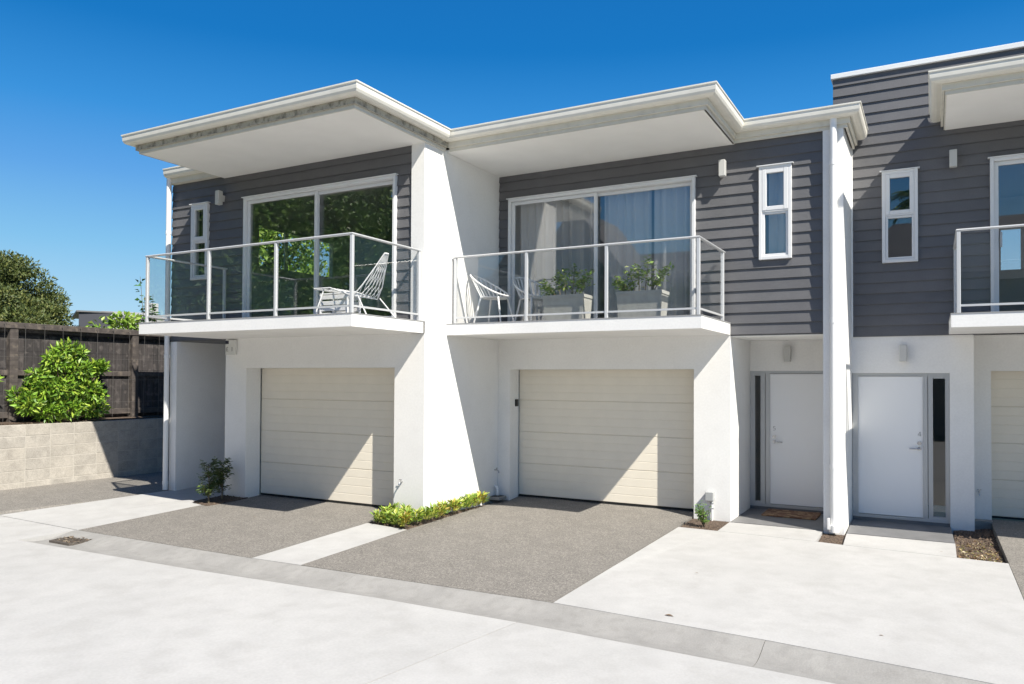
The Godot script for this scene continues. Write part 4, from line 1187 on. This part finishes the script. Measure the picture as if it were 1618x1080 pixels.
func build_balcony_things() -> void:
	var fl := 2.748
	slat_chair(v3(-5.86, fl, 0.86), 0.0, "white slatted tub chair with tall back beside the white party wall")
	slat_chair(v3(-5.40, fl, 0.42), -0.5, "white slatted tub chair pushed close to the curtained glass")
	# planters
	for d in [[-4.58, 0.95, "pale concrete trough planter beside the slatted chairs"], [-3.46, 0.95, "pale concrete trough planter near the balcony corner post"]]:
		var x: float = d[0]; var z: float = d[1]
		var t := thing("planter", d[2], "planter", v3(x, fl, z), "trough planters on the middle balcony")
		var mb := MB.new()
		mb.hexa([v3(x - 0.29, fl, z - 0.14), v3(x + 0.29, fl, z - 0.14), v3(x + 0.29, fl, z + 0.14), v3(x - 0.29, fl, z + 0.14), v3(x - 0.315, fl + 0.34, z - 0.16), v3(x + 0.315, fl + 0.34, z - 0.16), v3(x + 0.315, fl + 0.34, z + 0.16), v3(x - 0.315, fl + 0.34, z + 0.16)])
		part("box", mb, M.planter, t)
		var rim := MB.new()
		rim.box(v3(x - 0.325, fl + 0.34, z - 0.17), v3(x + 0.325, fl + 0.385, z - 0.13)); rim.box(v3(x - 0.325, fl + 0.34, z + 0.13), v3(x + 0.325, fl + 0.385, z + 0.17))
		rim.box(v3(x - 0.325, fl + 0.34, z - 0.13), v3(x - 0.285, fl + 0.385, z + 0.13)); rim.box(v3(x + 0.285, fl + 0.34, z - 0.13), v3(x + 0.325, fl + 0.385, z + 0.13))
		part("rim", rim, M.planter, t)
		part("soil", bx(v3(x - 0.285, fl + 0.342, z - 0.13), v3(x + 0.285, fl + 0.358, z + 0.13)), M.soil, t)
		var pl := thing("potted_shrub", "sparse glossy green shrub in the trough planter " + ("beside the slatted chairs" if x < -4 else "near the balcony corner post"), "shrub", v3(x, fl + 0.36, z), "shrubs in the trough planters")
		var st := MB.new(); var l := MB.new()
		for q in [[-0.22, 0.20, -0.34], [-0.12, 0.32, -0.2], [-0.05, 0.36, -0.05], [0.08, 0.44, 0.1], [0.16, 0.28, 0.26], [0.2, 0.33, 0.36], [-0.2, 0.16, -0.4]]:
			var a := v3(x + q[0] * 0.7, fl + 0.35, z + rng.randf_range(-0.06, 0.06)); var b := v3(x + q[2], fl + 0.36 + q[1], z + rng.randf_range(-0.1, 0.12))
			st.tube([a, a.lerp(b, 0.5) + v3(0, 0.04, 0), b], [0.008, 0.006, 0.003], 5)
			for k in 60:
				var p := a.lerp(b, rng.randf_range(0.35, 1.05)) + v3(rng.randfn(), rng.randfn(), rng.randfn()) * 0.035
				blade(l, p, v3(rng.randfn(), rng.randf_range(-0.3, 0.8), rng.randfn()).normalized(), rng.randf_range(0.05, 0.09), rng.randf_range(0.028, 0.045), [Color(0.12, 0.21, 0.035), Color(0.17, 0.27, 0.05), Color(0.08, 0.15, 0.028), Color(0.26, 0.32, 0.09)][rng.randi() % 4], Vector3.UP)
		part("stem", st, M.twig, pl)
		part("foliage", l, M.leaf, pl)
	# string lounge chair and the slatted box in front of it
	var at := v3(-6.75, fl, 2.9)
	var t := thing("string_lounger", "white string lounge chair with peaked back on the left balcony", "lounge chair", at)
	var zs := [2.62, 3.12]
	var fr := MB.new()
	var lines := []
	for zz in zs:
		var ln := []
		for q in [[-7.36, 0.40], [-7.08, 0.40], [-6.86, 0.33], [-6.68, 0.27], [-6.56, 0.42], [-6.42, 0.67], [-6.33, 0.84]]:
			var pinch := 1.0 - 0.85 * clampf((q[1] - 0.3) / 0.53, 0, 1) if q[0] > -6.66 else 1.0
			ln.append(v3(q[0], fl + q[1], 2.87 + (zz - 2.87) * pinch))
		lines.append(ln)
		fr.tube(ln, 0.010, 6)
	fr.tube([lines[0][0], lines[1][0]], 0.012, 6); fr.tube([lines[0][6], lines[1][6]], 0.012, 6)
	part("frame", fr, M.plastic, t)
	var net := MB.new()
	for i in 6:
		for k in 6:
			var u0 := k / 6.0
			for sl in [-1, 1]:
				var u1 := clampf(u0 + sl * 0.16, 0, 1)
				var a: Vector3 = lines[0][i].lerp(lines[1][i], u0); var b: Vector3 = lines[0][i + 1].lerp(lines[1][i + 1], u1)
				net.tube([a, a.lerp(b, 0.5) + v3(0.0, -0.012, 0), b], 0.0055, 5, false)
	part("string_net", net, M.plastic, t)
	for q in [[-6.62, 2.64, -6.40, 2.56], [-6.62, 3.10, -6.40, 3.18], [-7.2, 2.64, -7.30, 2.56], [-7.2, 3.10, -7.30, 3.18]]:
		part("leg", tb([v3(q[0], fl + (0.28 if q[0] > -7 else 0.395), q[1]), v3(q[2], fl + 0.002, q[3])], 0.010, 6), M.plastic, t)
	var bt := thing("slatted_stool", "low white slatted box under the seat of the string lounge chair", "stool", v3(-7.1, fl, 2.87))
	var top := MB.new()
	for k in 5: top.cbox(v3(-7.36, fl + 0.325, 2.74 + k * 0.058), v3(-6.86, fl + 0.345, 2.785 + k * 0.058), 0.003)
	part("top", top, M.plastic, bt)
	for yy in [0.02, 0.10, 0.18, 0.26]:
		part("slat", cb(v3(-7.35, fl + yy, 3.005), v3(-6.87, fl + yy + 0.055, 3.018), 0.003), M.plastic, bt)
		part("slat", cb(v3(-7.35, fl + yy, 2.745), v3(-6.87, fl + yy + 0.055, 2.758), 0.003), M.plastic, bt)
	for q in [[-7.36, 2.74], [-6.89, 2.74], [-7.36, 2.99], [-6.89, 2.99]]:
		part("leg", cb(v3(q[0], fl, q[1]), v3(q[0] + 0.03, fl + 0.324, q[1] + 0.03), 0.003), M.plastic, bt)

# ------------------------------------------------------------ plants on the ground
func build_plants() -> void:
	var green := [Color(0.18, 0.33, 0.03), Color(0.24, 0.39, 0.045), Color(0.08, 0.17, 0.02), Color(0.33, 0.44, 0.06), Color(0.12, 0.23, 0.03)]
	for d in [[v3(-14.08, 1.12, 2.42), 1.0, 5000, "dense bright green shrub on the block wall in front of the fence"], [v3(-14.12, 1.12, 4.36), 0.8, 1500, "bright green shrub on the block wall at the fence's far post"]]:
		var at: Vector3 = d[0]
		var t := thing("garden_shrub", d[3], "shrub", at, "green shrubs on the block wall")
		var blobs := []
		var spots := [[0.78, 0.22, 0.16], [0.0, 0.25, 0.42], [-0.50, 0.2, 0.3], [0.62, 0.28, 0.30], [0.75, 0.42, 0.22], [0.35, 0.55, 0.36], [0.1, 0.62, 0.34], [-0.3, 0.52, 0.36], [-0.55, 0.45, 0.22], [-0.15, 0.9, 0.36], [0.15, 1.08, 0.32], [-0.5, 0.95, 0.26], [-0.70, 1.02, 0.20], [0.05, 1.30, 0.22], [-0.22, 1.22, 0.22], [0.45, 0.82, 0.26], [-0.35, 0.18, 0.3], [0.3, 0.15, 0.32]]
		for q in spots:
			for k in 3:
				var s: float = q[2] * rng.randf_range(0.36, 0.72) * d[1]
				blobs.append([at + v3(rng.randf_range(-0.16, 0.10), q[1] * d[1] + rng.randf_range(-0.02, 0.08), q[0] * d[1] + rng.randf_range(-0.12, 0.12)), v3(s * 0.8, s * 0.7, s)])
		var st := MB.new()
		for b in blobs: st.tube([at, at.lerp(b[0], 0.5) + v3(0.02, -0.03, 0), b[0]], [0.012, 0.008, 0.004], 5)
		part("stem", st, M.twig, t)
		var l := MB.new()
		leaf_cloud(l, blobs, d[2], 0.125, 0.050, green, 0.5, 0.25)
		part("foliage", l, M.leaf, t)
	# two slim saplings beside the left garage
	for d in [[on_ground(-9.771, 2.811), 0.62, "slim green sapling in the bed edge beside the left driveway"], [on_ground(-9.93, 2.42), 0.60, "pale leaved sapling against the left garage pier"]]:
		var at: Vector3 = d[0]
		var t := thing("sapling", d[2], "sapling", at, "saplings by the left garage")
		var st := MB.new(); var l := MB.new()
		st.tube([at, at + v3(0.01, d[1] * 0.5, 0), at + v3(-0.01, d[1], 0.01)], [0.012, 0.009, 0.004], 6)
		for k in 26:
			var yy: float = d[1] * rng.randf_range(0.12, 0.95)
			var a := at + v3(0, yy, 0)
			var ang := rng.randf() * TAU
			var b := a + v3(cos(ang) * 0.13, rng.randf_range(0.05, 0.14), sin(ang) * 0.13)
			st.tube([a, b], [0.005, 0.003], 4)
			for q in 20:
				blade(l, a.lerp(b, rng.randf_range(0.3, 1.1)) + v3(rng.randfn(), rng.randfn(), rng.randfn()) * 0.02, v3(rng.randfn(), rng.randf_range(-0.3, 0.6), rng.randfn()).normalized(), rng.randf_range(0.045, 0.075), rng.randf_range(0.025, 0.038), [Color(0.06, 0.10, 0.025), Color(0.09, 0.14, 0.03), Color(0.045, 0.075, 0.02), Color(0.13, 0.17, 0.06)][rng.randi() % 4], Vector3.UP)
		part("stem", st, M.twig, t)
		part("foliage", l, M.leaf, t)
	# small bush below the meter box
	var at := on_ground(-2.667, 0.783)
	var t := thing("small_bush", "small bright green bush below the grey meter box", "bush", at)
	var st := MB.new(); var l := MB.new()
	for k in 11:
		var b := at + v3(rng.randf_range(-0.10, 0.10), rng.randf_range(0.16, 0.30), rng.randf_range(-0.09, 0.09))
		st.tube([at, b], [0.006, 0.003], 4)
		for q in 22:
			blade(l, at.lerp(b, rng.randf_range(0.25, 1.05)) + v3(rng.randfn(), rng.randfn(), rng.randfn()) * 0.02, v3(rng.randfn(), rng.randf_range(-0.1, 1.0), rng.randfn()).normalized(), rng.randf_range(0.04, 0.07), rng.randf_range(0.014, 0.022), [Color(0.16, 0.30, 0.06), Color(0.22, 0.36, 0.09), Color(0.11, 0.22, 0.04)][rng.randi() % 3], Vector3.UP)
	part("stem", st, M.twig, t); part("foliage", l, M.leaf, t)
	# low edging plants round the foot of the party wall
	var spots := []
	for x in [-6.52, -6.36, -6.20, -6.06]: spots.append([x, 2.74 + (x + 6.5) * 0.1])
	for x in [-6.56, -6.38, -6.22]: spots.append([x, 2.52])
	for x in [-6.62, -6.44]: spots.append([x, 2.28])
	for k in 11: spots.append([-6.08 - 0.008 * k, 2.48 - k * 0.182])
	var i := 0
	for s in spots:
		var g := on_ground(s[0] + rng.randf_range(-0.02, 0.02), s[1] + rng.randf_range(-0.025, 0.025), -0.012)
		var front: bool = i < 9
		var p := thing("edging_plant", "low golden green edging plant in front of the party wall" if front else "low golden green edging plant along the side of the party wall", "plant", g, "edging plants before the party wall" if front else "edging plants along the party wall")
		var lf := MB.new()
		var gold := rng.randf()
		for q in 95:
			var a := rng.randf() * TAU
			var base := g + v3(cos(a), 0, sin(a)) * rng.randf_range(0, 0.06) + v3(0, rng.randf_range(0.01, 0.15), 0)
			var c: Color = [Color(0.24, 0.36, 0.05), Color(0.36, 0.45, 0.07), Color(0.16, 0.27, 0.04), Color(0.48, 0.50, 0.10)][rng.randi() % 4]
			if gold > 0.75 and rng.randf() < 0.5: c = Color(0.42, 0.32, 0.05)
			blade(lf, base, (v3(cos(a), 0, sin(a)) * rng.randf_range(0.4, 1.0) + v3(0, rng.randf_range(0.3, 1.2), 0)).normalized(), rng.randf_range(0.06, 0.11), rng.randf_range(0.02, 0.034), c, Vector3.UP)
		var sb := tb([g, g + v3(0.004, 0.09, 0)], [0.010, 0.004], 5)
		part("stem", sb, M.twig, p)
		part("foliage", lf, M.leaf, p)
		i += 1

# ------------------------------------------------------------ small fixtures
func text_on(host: Node3D, s: String, at: Vector3, px: float, mat: Material, called: String) -> void:
	var tm := TextMesh.new()
	tm.text = s; tm.font_size = 48; tm.pixel_size = px; tm.depth = 0.002
	var sf := SystemFont.new(); sf.font_names = PackedStringArray(["Droid Sans"]); tm.font = sf
	var o := MeshInstance3D.new()
	o.name = called; o.mesh = tm; o.material_override = mat
	host.add_child(o, true)
	o.position = at

func build_small() -> void:
	wall_lamp(v3(-10.37, 4.92, 2.10), "box wall lamp between slider and small window of the left townhouse")
	wall_lamp(v3(-2.585, 4.92, 0.015), "box wall lamp beside the curtained slider")
	wall_lamp(v3(-1.925, 2.335, -1.32), "box wall lamp above the door with the doormat")
	wall_lamp(v3(-0.36, 2.325, -1.09), "box wall lamp above the door right of the column")
	wall_lamp(v3(0.255, 4.95, -1.055), "box wall lamp on dark boards under the parapet")
	# alarm box with its print
	var at := v3(-10.11, 2.44, 2.085)
	var t := thing("alarm_box", "white alarm box with navy patch under the left balcony", "alarm box", at)
	part("case", cb(v3(-10.225, 2.31, 2.083), v3(-9.995, 2.56, 2.14), 0.008), M.sign, t)
	part("navy_patch", bx(v3(-10.215, 2.49, 2.139), v3(-10.14, 2.545, 2.142)), M.navy, t)
	text_on(t, "£", v3(-10.175 - at.x, 2.405 - at.y, 2.1415 - at.z), 0.0021, M.ink, "logo_mark")
	part("grey_bar", bx(v3(-10.075, 2.37, 2.139), v3(-10.05, 2.44, 2.142)), M.pale_ink, t)
	# meter box with conduit
	at = v3(-2.77, 0.3, 0.0)
	t = thing("meter_box", "small grey service box with conduit low on the white pier", "service box", at)
	part("case", cb(v3(-2.83, 0.23, -0.002), v3(-2.715, 0.355, 0.085), 0.006), M.meter, t)
	part("conduit", tb([v3(-2.745, 0.23, 0.03), v3(-2.745, -0.05, 0.03)], 0.014, 8), M.trim, t)
	part("conduit_clip", bx(v3(-2.768, 0.12, -0.002), v3(-2.722, 0.135, 0.047)), M.meter, t)
	part("conduit_clip", bx(v3(-2.768, 0.19, -0.002), v3(-2.722, 0.205, 0.047)), M.meter, t)
	# taps
	tap(v3(-6.63, 0.47, 2.085), Vector3.BACK, "small metal garden tap on the sunlit front of the party wall")
	tap(v3(-6.262, 0.46, 0.10), Vector3.RIGHT, "small garden tap in the shaded corner beside the middle garage")
	tap(v3(0.56, 0.40, -1.62), Vector3.BACK, "small garden tap in the shade beside the right garage")
	at = v3(-6.60, 0.08, 2.085)
	t = thing("wall_outlet", "tiny dark pipe outlet at the foot of the party wall front", "pipe outlet", at)
	part("pipe", tb([at + v3(0, 0, -0.01), at + v3(0, -0.005, 0.03)], 0.013, 10), M.black, t)
	at = v3(-6.262, 0.0, 0.12)
	t = thing("gully_trap", "small dark gully trap with pale pipe in the corner beside the middle garage", "gully trap", v3(-6.16, 0.0, 0.16))
	part("rim", cb(v3(-6.255, 0.0, 0.05), v3(-6.06, 0.05, 0.30), 0.006), M.kerb, t)
	part("grate", bx(v3(-6.23, 0.05, 0.08), v3(-6.09, 0.056, 0.27)), M.black, t)
	part("pipe", tb([v3(-6.20, 0.05, 0.11), v3(-6.20, 0.17, 0.11), v3(-6.255, 0.20, 0.11)], 0.022, 10), M.trim, t)
	# keypad beside the middle garage door
	at = v3(-6.038, 1.545, -0.2)
	t = thing("keypad", "small black keypad on the reveal of the middle garage", "keypad", at)
	part("case", cb(v3(-6.039, 1.49, -0.25), v3(-6.012, 1.605, -0.17), 0.004), M.black, t)
	for k in 3:
		part("button", bx(v3(-6.012, 1.505 + 0.03 * k, -0.24), v3(-6.008, 1.525 + 0.03 * k, -0.18)), M.ink, t)
	# doormat with its print
	at = v3(-1.84, -0.045, -0.95)
	t = thing("doormat", "brown coir doormat with faded tan pattern at the shaded door", "doormat", at)
	var mm := cb(v3(-2.21, -0.045, -1.27), v3(-1.46, -0.020, -0.70), 0.006)
	part("mat", mm, textured(tex(Color(0.17, 0.085, 0.045), [{f = 8, oct = 3, amt = 0.25}, {f = 7, oct = 2, amt = 0.8, to = Color(0.38, 0.25, 0.14), lo = 0.58, hi = 0.66}, {f = 120, oct = 2, amt = 0.35}], 512, 70), 0.9, 0.95), t)
	# grate over the sump in the kerb, half buried in leaves
	at = at_height(-8.93, 5.44, -0.15)
	t = thing("drain_grate", "leaf clogged iron drain grate set in the kerb channel", "drain grate", at)
	var fr := MB.new()
	fr.box(at + v3(-0.21, -0.05, -0.185), at + v3(0.21, 0.014, -0.16)); fr.box(at + v3(-0.21, -0.05, 0.16), at + v3(0.21, 0.012, 0.185))
	fr.box(at + v3(-0.21, -0.05, -0.16), at + v3(-0.18, 0.013, 0.16)); fr.box(at + v3(0.18, -0.05, -0.16), at + v3(0.21, 0.013, 0.16))
	part("frame", fr, M.iron, t)
	for k in 9:
		part("bar", bx(at + v3(-0.165 + k * 0.038, -0.05, -0.159), at + v3(-0.150 + k * 0.038, 0.008, 0.159)), M.iron, t)
	var lit := MB.new()
	for k in 170:
		var p := at + v3(rng.randf_range(-0.25, 0.24), 0.010 + rng.randf_range(0, 0.006), rng.randf_range(-0.19, 0.16))
		blade(lit, p, v3(rng.randfn(), rng.randf_range(0.0, 0.12), rng.randfn()).normalized(), rng.randf_range(0.02, 0.05), rng.randf_range(0.006, 0.02), [Color(0.13, 0.09, 0.06), Color(0.22, 0.16, 0.11), Color(0.08, 0.06, 0.045), Color(0.32, 0.26, 0.2)][rng.randi() % 4], Vector3.UP)
	var lo := part("leaf_litter", lit, M.leaf, t)
	lo.set_meta("kind", "stuff")
	# fallen leaves in the sunken bed and on the concrete
	lit = MB.new()
	for k in 1100:
		var p := v3(rng.randf_range(0.26, 0.69), -0.115 + rng.randf_range(0, 0.025), rng.randf_range(-1.2, 0.92))
		blade(lit, p, v3(rng.randfn(), rng.randf_range(-0.1, 0.5), rng.randfn()).normalized(), rng.randf_range(0.02, 0.05), rng.randf_range(0.01, 0.028), [Color(0.30, 0.20, 0.08), Color(0.18, 0.10, 0.05), Color(0.36, 0.30, 0.14), Color(0.20, 0.20, 0.07), Color(0.45, 0.38, 0.26), Color(0.10, 0.06, 0.04)][rng.randi() % 6], Vector3.UP)
	var ll := struct("leaf_litter", lit, M.leaf)
	ll.set_meta("kind", "stuff")
	ll.set_meta("label", "brown and yellow fallen leaves in the sunken bed by the right garage"); ll.set_meta("category", "leaf litter")
	for d in [[on_ground(-1.90, 4.78), 0.085, "curled dry leaf on the concrete by the kerb joint"], [on_ground(-2.08, 3.28), 0.04, "tiny dry leaf on the pale concrete pad"], [on_ground(-0.35, 4.45), 0.035, "thin dry leaf on the pad near the right driveway"], [on_ground(0.08, 0.95, 0.004), 0.03, "dark speck of leaf on the apron by the sunken bed"], [on_ground(-8.25, 3.3), 0.06, "dry twig like leaf on the left driveway"]]:
		var p: Vector3 = d[0]
		var lf := thing("fallen_leaf", d[2], "leaf", p)
		var mb := MB.new()
		mb.col = Color(0.20, 0.14, 0.09)
		var s: float = d[1]
		for k in 5:
			var u0 := k / 5.0; var u1 := (k + 1) / 5.0
			var w0 := 0.16 * s * sin(u0 * PI); var w1 := 0.16 * s * sin(u1 * PI)
			var h0 := 0.002 + 0.16 * s * sin(u0 * PI); var h1 := 0.002 + 0.16 * s * sin(u1 * PI)
			mb.quad(p + v3((u0 - 0.5) * s, h0, -w0), p + v3((u1 - 0.5) * s, h1, -w1), p + v3((u1 - 0.5) * s, h1 * 0.8, w1), p + v3((u0 - 0.5) * s, h0 * 0.8, w0), Vector3.UP)
		part("blade", mb, M.leaf, lf)

func tap(at: Vector3, out: Vector3, label: String) -> void:
	var t := thing("garden_tap", label, "tap", at, "garden taps on the walls")
	var mb := MB.new()
	mb.tube([at - out * 0.01, at + out * 0.05, at + out * 0.075 + v3(0, -0.015, 0), at + out * 0.08 + v3(0, -0.05, 0)], [0.011, 0.011, 0.010, 0.010], 8)
	part("spout", mb, M.steel, t)
	var sd := out.cross(Vector3.UP)
	part("handle", tb([at + out * 0.045 + v3(0, 0.03, 0) - sd * 0.025, at + out * 0.045 + v3(0, 0.03, 0) + sd * 0.025], 0.006, 6), M.steel, t)
	part("spindle", tb([at + out * 0.045, at + out * 0.045 + v3(0, 0.032, 0)], 0.006, 6), M.steel, t)
